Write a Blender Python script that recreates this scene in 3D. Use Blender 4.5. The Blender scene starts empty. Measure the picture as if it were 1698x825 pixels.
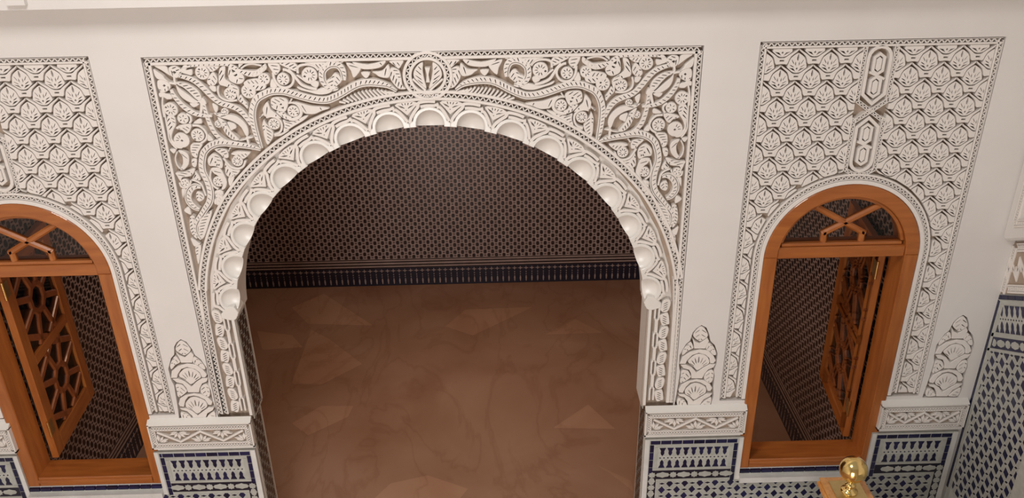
import bpy, math, random
from mathutils import Vector, Matrix
from mathutils.geometry import delaunay_2d_cdt as CDT
random.seed(7)
sc = bpy.context.scene
COL = sc.collection
# ---------------------------------------------------------------- camera, world, light, exposure
F = 1400.0
R2 = Vector((0.99976, -0.02036, -0.01689)); FW = Vector((0.009786, 0.893425, -0.449107))
CAMP = Vector((0, -3.7, 4.05))
PIT, YAW, ROLL = 0.465764, 0.010952, -0.018871
FW = Vector((math.sin(YAW)*math.cos(PIT), math.cos(YAW)*math.cos(PIT), -math.sin(PIT)))
_r = Vector((math.cos(YAW), -math.sin(YAW), 0)); _u = _r.cross(FW)
R2 = _r*math.cos(ROLL)+_u*math.sin(ROLL); U2 = _u*math.cos(ROLL)-_r*math.sin(ROLL)
cd = bpy.data.cameras.new('camera'); cam = bpy.data.objects.new('camera', cd); COL.objects.link(cam)
cd.sensor_width = 36; cd.lens = F/1698*36; cd.clip_start = .05
cam.matrix_world = Matrix(((R2.x, U2.x, -FW.x, CAMP.x), (R2.y, U2.y, -FW.y, CAMP.y), (R2.z, U2.z, -FW.z, CAMP.z), (0, 0, 0, 1)))
sc.camera = cam
w = bpy.data.worlds.new('world'); sc.world = w; w.use_nodes = True
w.node_tree.nodes['Background'].inputs[0].default_value = (1.0, .98, .96, 1)
w.node_tree.nodes['Background'].inputs[1].default_value = .34
def area(name, loc, target, sx, sy, e, col):
    l = bpy.data.lights.new(name, 'AREA'); l.shape = 'RECTANGLE'; l.size = sx; l.size_y = sy; l.energy = e; l.color = col
    o = bpy.data.objects.new(name, l); COL.objects.link(o); o.location = loc
    o.rotation_euler = (Vector(target)-Vector(loc)).to_track_quat('-Z', 'Y').to_euler(); return o
area('skylight', (-.9, -2.3, 5.4), (-.5, -.2, 1.0), .9, .9, 64, (1, .955, .925))
area('low_fill', (-1.0, -6.0, 1.25), (-.5, 0, .7), 1.6, 2.2, 140, (1, .975, .95))  # added fill light behind the camera for the lower wall, no opening there
area('room_fill', (-.3, 1.7, 3.25), (-.3, 1.9, 0), .7, .7, 23, (1, .70, .50))  # unseen warm fill added under the ceiling to brighten the room floor
vs = sc.view_settings
vs.view_transform = 'Standard'; vs.look = 'None'; vs.gamma = 1; vs.exposure = 0.0

# ---------------------------------------------------------------- materials
def mat(name, base, rough=.5, var=None, scale=6, bump=0, bscale=60, spec=.5, metal=0, stretch=None, coat=0, kind='noise', obj_rand=0):
    m = bpy.data.materials.new(name); m.use_nodes = True; nt = m.node_tree; b = nt.nodes['Principled BSDF']
    b.inputs['Roughness'].default_value = rough; b.inputs['Metallic'].default_value = metal
    b.inputs['Specular IOR Level'].default_value = spec; b.inputs['Coat Weight'].default_value = coat
    b.inputs['Base Color'].default_value = (*base, 1)
    tc = nt.nodes.new('ShaderNodeTexCoord'); mp = nt.nodes.new('ShaderNodeMapping')
    nt.links.new(tc.outputs['Object'], mp.inputs[0])
    if stretch: mp.inputs['Scale'].default_value = stretch
    out = None
    if var:
        n = nt.nodes.new('ShaderNodeTexNoise'); n.inputs['Scale'].default_value = scale; n.inputs['Detail'].default_value = 6
        nt.links.new(mp.outputs[0], n.inputs['Vector'])
        r = nt.nodes.new('ShaderNodeValToRGB'); r.color_ramp.elements[0].position = .32; r.color_ramp.elements[1].position = .68
        r.color_ramp.elements[0].color = (*base, 1); r.color_ramp.elements[1].color = (*var, 1)
        nt.links.new(n.outputs['Fac'], r.inputs[0]); out = r.outputs[0]
        if obj_rand:
            oi = nt.nodes.new('ShaderNodeObjectInfo'); hs = nt.nodes.new('ShaderNodeHueSaturation')
            mr = nt.nodes.new('ShaderNodeMapRange'); mr.inputs['To Min'].default_value = 1-obj_rand; mr.inputs['To Max'].default_value = 1+obj_rand
            nt.links.new(oi.outputs['Random'], mr.inputs['Value']); nt.links.new(mr.outputs[0], hs.inputs['Value']); nt.links.new(out, hs.inputs['Color']); out = hs.outputs[0]
        nt.links.new(out, b.inputs['Base Color'])
    if bump:
        n2 = nt.nodes.new('ShaderNodeTexNoise'); n2.inputs['Scale'].default_value = bscale; n2.inputs['Detail'].default_value = 4
        nt.links.new(mp.outputs[0], n2.inputs['Vector'])
        bp = nt.nodes.new('ShaderNodeBump'); bp.inputs['Strength'].default_value = bump; bp.inputs['Distance'].default_value = .004
        nt.links.new(n2.outputs['Fac'], bp.inputs['Height']); nt.links.new(bp.outputs[0], b.inputs['Normal'])
    return m
PL = mat('white_plaster', (.70, .665, .63), .55, (.74, .705, .67), 3, .10, 35)
CV = mat('carved_plaster', (.74, .69, .64), .6, (.78, .73, .68), 8, .15, 90)
GR = mat('recess_shade_plaster', (.35, .265, .20), .9, (.42, .33, .26), 20, .3, 120)  # darker brown copy of the plaster, paints shade into the carved recesses
SH = mat('shell_plaster', (.74, .71, .66), .28, (.77, .74, .69), 4, .06, 30)
WD = mat('varnished_cedar', (.31, .088, .017), .3, (.42, .135, .028), 5, .12, 40, stretch=(7, 7, .8), coat=.35)
WH = mat('varnished_cedar_rail', (.31, .088, .017), .3, (.42, .135, .028), 5, .12, 40, stretch=(.8, 7, 7), coat=.35)
WK = mat('dark_cedar', (.20, .052, .014), .35, (.30, .085, .022), 5, .12, 40, stretch=(7, 7, .8), coat=.3)
WO = mat('honey_wood', (.48, .20, .05), .22, (.62, .30, .09), 8, .1, 40, stretch=(8, 8, 1), coat=.6)
BL = mat('blue_glazed_tile', (.008, .008, .034), .2, (.014, .014, .055), 25, .1, 60, obj_rand=.35)
WT = mat('white_glazed_tile', (.38, .385, .345), .25, (.47, .47, .43), 18, .12, 50)
GT = mat('pale_grout', (.50, .50, .46), .8, (.42, .42, .38), 30, .2, 90)
MB = mat('white_marble_edge', (.60, .59, .56), .3, (.72, .71, .68), 10)
DK = mat('dark_glazed_tile', (.012, .006, .006), .25, (.03, .014, .01), 14, .1, 60)
TN = mat('tan_glazed_tile', (.29, .205, .18), .3, (.37, .27, .24), 9, .15, 60)
DB = mat('dark_blue_tile', (.010, .008, .018), .3, (.014, .012, .026), 14)
BR = mat('polished_brass', (.78, .56, .20), .14, (.85, .62, .25), 9, .05, 30, metal=1)
BP = mat('brushed_brass', (.60, .46, .20), .38, (.70, .54, .26), 20, .2, 80, metal=1)
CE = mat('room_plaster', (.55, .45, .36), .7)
ST = mat('stair_marble', (.5, .48, .45), .35, (.6, .58, .54), 6)
def glass(name):
    m = bpy.data.materials.new(name); m.use_nodes = True; nt = m.node_tree
    b = nt.nodes['Principled BSDF']; b.inputs['Roughness'].default_value = .05; b.inputs['Base Color'].default_value = (.8, .75, .7, 1)
    t = nt.nodes.new('ShaderNodeBsdfTransparent'); mx = nt.nodes.new('ShaderNodeMixShader'); fr = nt.nodes.new('ShaderNodeFresnel')
    t.inputs[0].default_value = (.86, .84, .82, 1); fr.inputs[0].default_value = 1.5
    g = nt.nodes.new('ShaderNodeBsdfGlossy'); g.inputs['Roughness'].default_value = .03
    nt.links.new(fr.outputs[0], mx.inputs[0]); nt.links.new(t.outputs[0], mx.inputs[1]); nt.links.new(g.outputs[0], mx.inputs[2])
    nt.links.new(mx.outputs[0], nt.nodes['Material Output'].inputs[0]); return m
GL = glass('window_glass')
def marble():
    m = bpy.data.materials.new('brown_marble'); m.use_nodes = True; nt = m.node_tree; b = nt.nodes['Principled BSDF']
    b.inputs['Roughness'].default_value = .33
    tc = nt.nodes.new('ShaderNodeTexCoord')
    def noise(s, d, dist=0, mapping=None):
        n = nt.nodes.new('ShaderNodeTexNoise'); n.inputs['Scale'].default_value = s; n.inputs['Detail'].default_value = d; n.inputs['Distortion'].default_value = dist
        if mapping:
            mp = nt.nodes.new('ShaderNodeMapping'); mp.inputs['Scale'].default_value = mapping; mp.inputs['Rotation'].default_value = (0, 0, .7)
            nt.links.new(tc.outputs['Object'], mp.inputs[0]); nt.links.new(mp.outputs[0], n.inputs['Vector'])
        else: nt.links.new(tc.outputs['Object'], n.inputs['Vector'])
        return n
    a = noise(1.1, 5, .6); r = nt.nodes.new('ShaderNodeValToRGB'); e = r.color_ramp.elements
    e[0].position = .3; e[0].color = (.32, .165, .095, 1); e[1].position = .72; e[1].color = (.46, .28, .19, 1)
    nt.links.new(a.outputs['Fac'], r.inputs[0])
    v = noise(1.6, 9, 1.6, (1, .45, 1)); vr = nt.nodes.new('ShaderNodeValToRGB'); q = vr.color_ramp.elements
    q[0].position = .47; q[0].color = (1, 1, 1, 1); q[1].position = .53; q[1].color = (1, 1, 1, 1)
    k = vr.color_ramp.elements.new(.5); k.color = (.86, .8, .76, 1)
    nt.links.new(v.outputs['Fac'], vr.inputs[0])
    mx = nt.nodes.new('ShaderNodeMix'); mx.data_type = 'RGBA'; mx.blend_type = 'MULTIPLY'; mx.inputs[0].default_value = .8
    nt.links.new(r.outputs[0], mx.inputs[6]); nt.links.new(vr.outputs[0], mx.inputs[7])
    oi = nt.nodes.new('ShaderNodeObjectInfo'); hs = nt.nodes.new('ShaderNodeHueSaturation'); mr = nt.nodes.new('ShaderNodeMapRange')
    mr.inputs['To Min'].default_value = .96; mr.inputs['To Max'].default_value = 1.1
    nt.links.new(oi.outputs['Random'], mr.inputs['Value']); nt.links.new(mr.outputs[0], hs.inputs['Value']); nt.links.new(mx.outputs[2], hs.inputs['Color'])
    nt.links.new(hs.outputs[0], b.inputs['Base Color']); return m, e
FM, _ = marble()
FL, e_ = marble(); FL.name = 'light_brown_marble'; e_[0].color = (.37, .195, .115, 1); e_[1].color = (.50, .31, .21, 1)

# ---------------------------------------------------------------- helpers
def at(x, y, Y=0.0):                       # ray of a photo point met with the wall plane at depth Y
    d = FW + R2*((x-849)/F) - U2*((y-412.5)/F); t = (Y+3.7)/d.y
    return (d.x*t, d.z*t+4.05)
def onfloor(x, y, z=0.0):
    d = FW + R2*((x-849)/F) - U2*((y-412.5)/F); t = (z-4.05)/d.z
    return (d.x*t, d.y*t-3.7)
def link(name, me, parent=None, m=None, loc=None):
    o = bpy.data.objects.new(name, me); COL.objects.link(o)
    if m and not me.materials: me.materials.append(m)
    if parent:
        o.parent = parent
        o.location = loc if loc is not None else -parent.location if parent.get('_org', 1) else (0, 0, 0)
    elif loc is not None: o.location = loc
    return o
class G:
    def __init__(s): s.v = []; s.f = []
    def add(s, v, f):
        n = len(s.v); s.v += [tuple(p) for p in v]; s.f += [tuple(i+n for i in q) for q in f]; return s
    def box(s, x0, x1, y0, y1, z0, z1):
        return s.add([(x0,y0,z0),(x1,y0,z0),(x1,y1,z0),(x0,y1,z0),(x0,y0,z1),(x1,y0,z1),(x1,y1,z1),(x0,y1,z1)],
                     [(0,3,2,1),(4,5,6,7),(0,1,5,4),(1,2,6,5),(2,3,7,6),(3,0,4,7)])
    def prism(s, poly, y0, y1, b=0):       # convex polygon in the wall plane, CCW seen from the front
        if area2(poly) < 0: poly = poly[::-1]
        n = len(poly)
        if b:
            cx = sum(p[0] for p in poly)/n; cz = sum(p[1] for p in poly)/n
            r = [math.hypot(p[0]-cx, p[1]-cz)+1e-9 for p in poly]
            top = [(p[0]-(p[0]-cx)/q*b*1.4, y0, p[1]-(p[1]-cz)/q*b*1.4) for p, q in zip(poly, r)]
            v = top+[(p[0], y0+b, p[1]) for p in poly]+[(p[0], y1, p[1]) for p in poly]; k = 2
        else: v = [(p[0], y0, p[1]) for p in poly]+[(p[0], y1, p[1]) for p in poly]; k = 1
        f = [tuple(range(n))]
        for j in range(k):
            for i in range(n): a = j*n+i; c = j*n+(i+1) % n; f.append((c, a, a+n, c+n))
        return s.add(v, f)
    def sweep(s, pts, w_, y0, y1, b=.0015, closed=False):   # flat ribbon with chamfered edges
        n = len(pts); prof = [(-w_, y1), (-w_, y0+b), (-w_+b, y0), (w_-b, y0), (w_, y0+b), (w_, y1)]; v = []; f = []
        for i, p in enumerate(pts):
            a = pts[(i-1) % n] if closed or i else p; c = pts[(i+1) % n] if closed or i < n-1 else p
            d1 = nrm(p[0]-a[0], p[1]-a[1]); d2 = nrm(c[0]-p[0], c[1]-p[1])
            if a is p: d1 = d2
            if c is p: d2 = d1
            t = nrm(d1[0]+d2[0], d1[1]+d2[1]); nx, nz = -t[1], t[0]
            k = 1/max(.5, (t[0]*d1[0]+t[1]*d1[1]))
            for q, y in prof: v.append((p[0]+nx*q*k, y, p[1]+nz*q*k))
        for i in range(n if closed else n-1):
            A = i*6; B = ((i+1) % n)*6
            for j in range(5): f.append((A+j, A+j+1, B+j+1, B+j))
        if not closed: f += [(0, 1, 2, 3, 4, 5)[::-1], tuple(range((n-1)*6, n*6))]
        return s.add(v, f)
    def mesh(s, name): me = bpy.data.meshes.new(name); me.from_pydata(s.v, [], s.f); me.update(); return me
    def obj(s, name, m, parent=None, stuff=False, loc=None):
        o = link(name, s.mesh(name), parent, m, loc)
        if stuff: o['kind'] = 'stuff'
        return o
def nrm(x, y):
    l = math.hypot(x, y) or 1e-9; return (x/l, y/l)
def area2(p): return sum(p[i-1][0]*p[i][1]-p[i][0]*p[i-1][1] for i in range(len(p)))
def inside(x, y, p):
    c = 0
    for i in range(len(p)):
        (x1, y1), (x2, y2) = p[i-1], p[i]
        if (y1 <= y) != (y2 <= y):
            if x < (x2-x1)*(y-y1)/(y2-y1)+x1: c += 1 if y2 > y1 else -1
    return c != 0
def clip(p, hs):                            # Sutherland-Hodgman against half planes (a, b, c): a x + b y <= c
    for a, b, c in hs:
        o = []
        for i in range(len(p)):
            P, Q = p[i-1], p[i]; dp = a*P[0]+b*P[1]-c; dq = a*Q[0]+b*Q[1]-c
            if (dp <= 0) != (dq <= 0): t = dp/(dp-dq); o.append((P[0]+(Q[0]-P[0])*t, P[1]+(Q[1]-P[1])*t))
            if dq <= 0: o.append(Q)
        p = o
        if len(p) < 3: return []
    return p
def rect_hs(x0, x1, z0, z1): return [(-1, 0, -x0), (1, 0, x1), (0, -1, -z0), (0, 1, z1)]
def plate(outer, holes, y0, y1, b=.0015, g=None, warp=None):
    g = g or G()
    if area2(outer) < 0: outer = outer[::-1]
    vs_ = [Vector(p) for p in outer]; es = [(i, (i+1) % len(outer)) for i in range(len(outer))]; no = len(outer)
    for h in holes:
        n = len(vs_); vs_ += [Vector(p) for p in h]; es += [(n+i, n+(i+1) % len(h)) for i in range(len(h))]
    V, _e, T, ov, _oe, _of = CDT(vs_, es, [], 0, 1e-6)
    tri = []
    for t in T:
        x = sum(V[i].x for i in t)/3; y = sum(V[i].y for i in t)/3
        if inside(x, y, outer) and not any(inside(x, y, h) for h in holes):
            A, B, C = (V[i] for i in t)
            if (B.x-A.x)*(C.y-A.y)-(B.y-A.y)*(C.x-A.x) < 0: t = t[::-1]
            tri.append(tuple(t))
    ed = set()
    for t in tri:
        for i in range(3): ed.add((t[i-1], t[i]))
    bd = [e for e in ed if (e[1], e[0]) not in ed]
    nv = {}
    for a, c in bd:
        nx, ny = nrm(V[c].y-V[a].y, -(V[c].x-V[a].x))
        for k in (a, c): q = nv.get(k, (0, 0)); nv[k] = (q[0]+nx, q[1]+ny)
    wf = warp or (lambda x, z: (x, z))
    v = []
    for p in V: q = wf(p.x, p.y); v.append((q[0], y0, q[1]))
    f = list(tri); mid = {}; low = {}
    for k, (nx, ny) in nv.items():
        hole = ov[k] and all(i >= no for i in ov[k]); bb = 0 if hole else b
        nx, ny = nrm(nx, ny)
        if bb:
            q = wf(V[k].x-nx*bb, V[k].y-ny*bb); p0 = wf(V[k].x, V[k].y); v[k] = (q[0], y0, q[1])
            mid[k] = len(v); v.append((p0[0], y0+bb, p0[1]))
        else: mid[k] = k
        p0 = v[mid[k]]; low[k] = len(v); v.append((p0[0], y1, p0[2]))
    for a, c in bd:
        if mid[a] != a or mid[c] != c:
            q = [c, a] + ([mid[a]] if mid[a] != a else []) + ([mid[c]] if mid[c] != c else []); f.append(tuple(q))
        f.append((mid[c], mid[a], low[a], low[c]))
    return g.add(v, f)
def crs(pts, n=4, closed=False):            # Catmull-Rom
    o = []; N = len(pts)
    for i in range(N if closed else N-1):
        P = [pts[(i+k) % N] if closed else pts[min(max(i+k, 0), N-1)] for k in (-1, 0, 1, 2)]
        for j in range(n):
            t = j/n
            o.append(tuple(.5*(2*P[1][a]+(P[2][a]-P[0][a])*t+(2*P[0][a]-5*P[1][a]+4*P[2][a]-P[3][a])*t*t+(3*P[1][a]-P[0][a]-3*P[2][a]+P[3][a])*t**3) for a in range(len(pts[0]))))
    if not closed: o.append(tuple(pts[-1]))
    return o
def slot(a, b, w_=.0017):
    t = nrm(b[0]-a[0], b[1]-a[1]); m = ((a[0]*.8+b[0]*.2), (a[1]*.8+b[1]*.2)); n = ((a[0]*.25+b[0]*.75), (a[1]*.25+b[1]*.75)); w_ *= .9; u_ = w_*.8
    return [a, (m[0]+t[1]*w_, m[1]-t[0]*w_), (n[0]+t[1]*u_, n[1]-t[0]*u_), b, (n[0]-t[1]*u_, n[1]+t[0]*u_), (m[0]-t[1]*w_, m[1]+t[0]*w_)]
def thing(name, label, cat, loc, group=None, rz=0):
    o = bpy.data.objects.new(name, None); COL.objects.link(o); o.location = loc; o.rotation_euler = (0, 0, rz); o.empty_display_size = .05
    o['label'] = label; o['category'] = cat
    if group: o['group'] = group
    return o
def struct(o, label=None):
    o['kind'] = 'structure'
    if label: o['label'] = label; o['category'] = 'wall'
    return o
def arc(cx, cz, r, a0, a1, n):              # angles from vertical, clockwise, degrees
    return [(cx+r*math.sin(math.radians(a0+(a1-a0)*i/n)), cz+r*math.cos(math.radians(a0+(a1-a0)*i/n))) for i in range(n+1)]
def resample(p, step):
    o = [p[0]]; acc = 0
    for a, b in zip(p, p[1:]):
        L = math.hypot(b[0]-a[0], b[1]-a[1]); s = step-acc
        while s <= L: t = s/L; o.append((a[0]+(b[0]-a[0])*t, a[1]+(b[1]-a[1])*t)); s += step
        acc = (acc+L) % step
    return o
def offset(p, d):
    o = []
    for i, q in enumerate(p):
        a = p[max(i-1, 0)]; c = p[min(i+1, len(p)-1)]; t = nrm(c[0]-a[0], c[1]-a[1]); o.append((q[0]-t[1]*d, q[1]+t[0]*d))
    return o
def lattice(g, path, w_=.009, pitch=.026, fill=(.014, .017), y0=.002, y1=.034, double=False, rib=.0022):
    """zigzag strap between two plain fillets along a path"""
    for s, fw in ((1, fill[0]), (-1, fill[1])):
        if fw: g.sweep(offset(path, s*(w_+fw/2)), fw/2, y0, y1)
    c = resample(path, pitch/2)
    for ph in ((0, 1) if double else (0,)):
        z = []
        for i, q in enumerate(c):
            a = c[max(i-1, 0)]; e = c[min(i+1, len(c)-1)]; t = nrm(e[0]-a[0], e[1]-a[1]); d = w_*(1 if (i+ph) % 2 else -1)
            z.append((q[0]-t[1]*d, q[1]+t[0]*d))
        for a, b in zip(z, z[1:]):
            t = nrm(b[0]-a[0], b[1]-a[1]); nx, nz = -t[1]*rib, t[0]*rib
            g.prism([(a[0]-nx, a[1]-nz), (b[0]-nx, b[1]-nz), (b[0]+nx, b[1]+nz), (a[0]+nx, a[1]+nz)], y0+.002+ph*.0004, y1)

CX, CZ, RI = -.322, 1.789, 1.043            # arch centre and inner radius
XM = -.330                                  # mirror axis of the middle panel
#STRUCTURE
XL, XR = -3.18, 2.535
def wprism(o, h, y0, y1): return plate(o, h, y0, y1, .0)
WP = [(1.150, 2.236), (-2.877, -1.791)]     # window panels
WC = [1.675, -2.320]                        # window centres
FINS = """140,40 195,65 245,130 275,190 330,230 385,310 402,400 400,470 424,520 444,620 474,700 478,812 128,812 112,690 98,600 78,480 48,420 22,320 48,220 78,185 78,110 100,70"""
def P(s, x0=0, y0=0, k=1.0): return [(x0+float(a.split(',')[0])/k, y0+float(a.split(',')[1])/k) for a in s.split()]
FINO = [at(*p) for p in P(FINS, 275, 555, 5.69)]
FINDX = [(0, 0), (2.682, .008), (4.035, .03)]
outA = [(XL, 0), (-1.396, 0), (-1.396, 1.19), (-1.566, 1.19), (-1.566, 3.168), (.902, 3.168), (.902, 1.19), (.757, 1.19), (.757, 0), (XR, 0), (XR, 6.3), (XL, 6.3)]
holesA = []
for (a, b), c in zip(WP, WC): holesA.append([(a, 1.24), (c-.387, 1.24), (c-.387, .767), (c+.387, .767), (c+.387, 1.24), (b, 1.24), (b, 3.178), (a, 3.178)])
for dx, dz in FINDX: holesA.append([(p[0]+dx, p[1]+dz) for p in FINO])
wf = struct(wprism(outA, holesA, 0, .034).obj('wall_front', PL))
outB = [(XL, 0), (-1.396, 0), (-1.396, 1.19), (-1.378, 1.19), (-1.378, 1.83)]+arc(CX, CZ, RI, -87.7, 87.7, 72)+[(.732, 1.83), (.732, 1.19), (.757, 1.19), (.757, 0), (XR, 0), (XR, 6.3), (XL, 6.3)]
holesB = [[(c-.387, .767)]+arc(c, 2.106, .387, -90, 90, 32)+[(c+.387, .767)] for c in WC]
outF = [(XL, 0), (-1.396, 0), (-1.396, 1.19), (-1.378, 1.19), (-1.378, 1.83), (CX-1.128, 1.83)]+arc(CX, CZ, 1.128, -87.7, 87.7, 72)+[(CX+1.128, 1.83), (.732, 1.83), (.732, 1.19), (.757, 1.19), (.757, 0), (XR, 0), (XR, 6.3), (XL, 6.3)]
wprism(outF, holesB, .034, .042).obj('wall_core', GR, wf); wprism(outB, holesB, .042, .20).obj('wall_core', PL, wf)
# plaster skin of the wall towards the room, and the smooth soffit
g = plate(outB, holesB, .2001, .2002, 0); g.obj('room_face', CE, wf)
g = G(); so = [(-1.3775, 1.19), (-1.3775, 1.83)]+arc(CX, CZ, RI-.0006, -87.7, 87.7, 72)+[(.7315, 1.83), (.7315, 1.19)]
for a, b in zip(so, so[1:]): y_ = .012 if a[1] < 1.83 else .040; g.add([(a[0], y_, a[1]), (b[0], y_, b[1]), (b[0], .201, b[1]), (a[0], .201, a[1])], [(0, 1, 2, 3)])
g.obj('soffit', SH, wf)
# courtyard shell
g = G(); g.box(XR, XR+.2, -6.6, .0, 0, 6.3); struct(g.obj('wall_right', PL))
g = G(); g.box(XL-.2, XL, -6.6, .0, 0, 6.3); struct(g.obj('wall_left', PL))
g = G(); g.box(XL-.2, XR+.2, -6.8, -6.6, 0, 6.3); struct(g.obj('wall_rear', PL))
# room behind
RX0, RX1, RY = -2.70, 2.065, 3.62
g = G(); g.box(XL-.2, RX0-.012, .2, RY+.2, 0, 3.3); struct(g.obj('wall_room_left', CE))
g = G(); g.box(RX1+.012, XR+.2, .2, RY+.2, 0, 3.3); struct(g.obj('wall_room_right', CE))
g = G(); g.box(XL-.2, XR+.2, RY+.012, RY+.2, 0, 3.3); struct(g.obj('wall_back', CE))
g = G(); g.box(XL-.2, XR+.2, .2, RY+.2, 3.3, 3.4); struct(g.obj('ceiling', CE))
fl = struct(G().box(XL-.2, XR+.2, -6.8, RY+.2, -.12, -.004).obj('floor', FM))
g = G(); g.box(XL, XR, -.12, 0, 3.402, 3.8)
struct(g.obj('trim_1', PL))
# marble slabs: large cut pieces of the polished floor seen through the arch
SL = ["190,112 310,60 492,178 250,172", "765,182 840,120 1090,110 868,216", "1140,212 1252,155 1350,205", "190,395 262,195 330,230 452,322 300,400",
      "1170,562 1300,475 1400,565", "560,770 700,740 850,790 820,825 500,825", "60,200 190,215 230,260 80,270", "190,545 300,480 420,480 400,520 250,590", "1330,700 1460,760 1470,800 1380,730"]
for s in SL:
    p = [onfloor(*q) for q in P(s, 400, 460, 2.26)]
    if area2(p) < 0: p = p[::-1]
    n = len(p); me = G(); me.add([(x, y, 0) for x, y in p]+[(x, y, -.02) for x, y in p], [tuple(range(n))]+[((i+1) % n, i, i+n, (i+1) % n+n) for i in range(n)])
    o = me.obj('marble_slab', FL, fl)
me = G(); me.box(XL-.2, XR+.2, -6.8, RY+.2, -.02, -.0006); me.obj('marble_paving', FM, fl)
# bracket foot on the upper ledge
g = G(); g.box(-2.00, -1.925, -.145, -.12, 3.425, 3.5); o = g.obj('ledge_bracket', PL, bpy.data.objects['trim_1'], loc=(0, 0, 0))

# ---------------------------------------------------------------- ZELLIGE
def diamond(cx, cz, a, b): return [(cx-a, cz), (cx, cz-b), (cx+a, cz), (cx, cz+b)]
def zell(parent, hs, bounds, base, ph, pv, ang=0, y=0, big=(.021, .0235), ind=False, dark=None, light=None, oct_=False, loc=None, grout=None, edge=1.0):
    """diamond mosaic: dark diamonds, small lenses, pale strap tiles, clipped by half planes hs"""
    dark = dark or BL; light = light or WT
    ca, sa = math.cos(ang), math.sin(ang); tr = lambda p: (base[0]+p[0]*ca-p[1]*sa, base[1]+p[0]*sa+p[1]*ca)
    i0, i1, j0, j1 = bounds; gd = G(); gs = G(); gl = G(); shared = None; cnt = 0
    for j in range(j0, j1):
        for i in range(i0, i1):
            for k in (0, .5):
                x, z = (i+k)*ph, (j+k)*pv; a, b = big
                jx = random.uniform(-1, 1)*.0006
                D = diamond(x+jx, z, a, b)
                if oct_: D = [(x-a, z-b*.45), (x-a*.55, z-b), (x+a*.55, z-b), (x+a, z-b*.45), (x+a, z+b*.45), (x+a*.55, z+b), (x-a*.55, z+b), (x-a, z+b*.45)]
                w0 = [tr(p) for p in D]; c = clip(w0, hs)
                if c:
                    whole = len(c) == len(w0) and all(math.hypot(p[0]-q[0], p[1]-q[1]) < 1e-9 for p, q in zip(sorted(c), sorted(w0)))
                    if ind and cnt < 290:
                        cc = tr((x+jx, z)); cnt += 1
                        if whole:
                            if shared is None: shared = G().prism([(p[0]-cc[0], p[1]-cc[1]) for p in w0], y-.0015, y+.004, .0008).mesh('tile'); shared.materials.append(dark)
                            link('tile', shared, parent, None, Vector((cc[0], 0, cc[1]))-(parent.location if loc is None else Vector((0, 0, 0))))
                        else: link('tile', G().prism(c, y-.0015, y+.004, .0005).mesh('tile'), parent, dark, loc)
                    else: gd.prism(c, y-.0012, y+.002)
                L = clip([tr(p) for p in diamond(x+ph/2, z, (ph/2-a)*.68, .0065*pv/.09)], hs)
                if L: gs.prism(L, y-.0008, y+.002)
                if light is not None and not oct_:
                    for sx in (1, -1):
                        for sz in (1, -1):   # one bar on every diamond side, shared between neighbours
                            if sx*sz < 0 and k == 0: pass
                            q0 = (x+sx*a*1.16, z+sz*b*.10); q1 = (x+sx*a*.10, z+sz*b*1.16)
                            mx_, mz_ = x+sx*ph/4, z+sz*pv/4; nx, nz = (mx_-(q0[0]+q1[0])/2)*.93, (mz_-(q0[1]+q1[1])/2)*.93
                            B = clip([tr(p) for p in [q0, q1, (q1[0]+nx, q1[1]+nz), (q0[0]+nx, q0[1]+nz)]], hs)
                            if B: gl.prism(B, y-.0008, y+.002)
    if gd.v: gd.obj('mosaic_diamonds', dark, parent, True, loc)
    if gs.v: gs.obj('lens_tiles', dark if dark is DK else BLK, parent, True, loc)
    if gl.v: gl.obj('strap_tiles', light, parent, True, loc)
BLK = mat('black_glazed_tile', (.015, .014, .03), .2)
# inner room tiling
def room_tiles(name, label, loc, rz, length, hz, cut=0):
    t = thing(name, label, 'wall tiles', loc, 'mosaic linings of the dark room', rz); z0 = (0, 0, 0)
    G().box(0, length, 0, .011, 0, hz).obj('tile_bed', TN, t, loc=z0)
    G().box(0, length, -.0015, 0, 0, .195).obj('blue_band', DB, t, loc=z0)
    g = G(); g.box(0, length, -.003, 0, .205, .220); g.box(0, length, -.003, 0, .268, .283); g.obj('moulding', TN, t, loc=z0)
    g = G(); g.box(0, length, -.002, 0, .195, .205); g.box(0, length, -.002, 0, .220, .234); g.box(0, length, -.002, 0, .254, .268); g.box(0, length, -.002, 0, .283, .291)
    g.obj('dark_joint', DK, t, True, z0)
    s = G(); p = .0566
    for i in range(int(length/p)):
        x = (i+.5)*p
        s.prism([(x-.026, .164), (x, .157), (x+.026, .164), (x, .171)], -.0035, -.001); s.prism([(x-.007, .164), (x, .140), (x+.007, .164), (x, .188)], -.0037, -.001)
        s.prism(diamond(x, .122, .006, .009), -.0035, -.001); s.prism(diamond(x, .098, .005, .009), -.0035, -.001)
        s.prism([(x-.008, .055), (x-.004, .02), (x+.004, .02), (x+.008, .055), (x+.003, .082), (x-.003, .082)], -.0035, -.001)
        s.box(x+p/2-.004, x+p/2+.004, -.003, -.001, .24, .249)
    s.obj('stud_tiles', TN, t, True, z0)
    zell(t, rect_hs(0, length, .296, hz), (0, int(length/.073)+1, 3, int(hz/.078)+1), (0, .0), .073, .078, 0, -.001, (.0150, .0205), False, DK, None, True, z0)
    return t
room_tiles('mosaic_lining', 'dark mosaic wall lining seen through the big arch, facing the courtyard', (RX0, RY, 0), 0, RX1-RX0, 2.3)
room_tiles('mosaic_lining', 'dark mosaic wall lining behind the right window, running back into the room', (RX1, RY, 0), -math.pi/2, RY-.2, 2.9)
room_tiles('mosaic_lining', 'dark mosaic wall lining behind the left window, running back into the room', (RX0, .2, 0), math.pi/2, RY-.2, 2.9)
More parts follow.
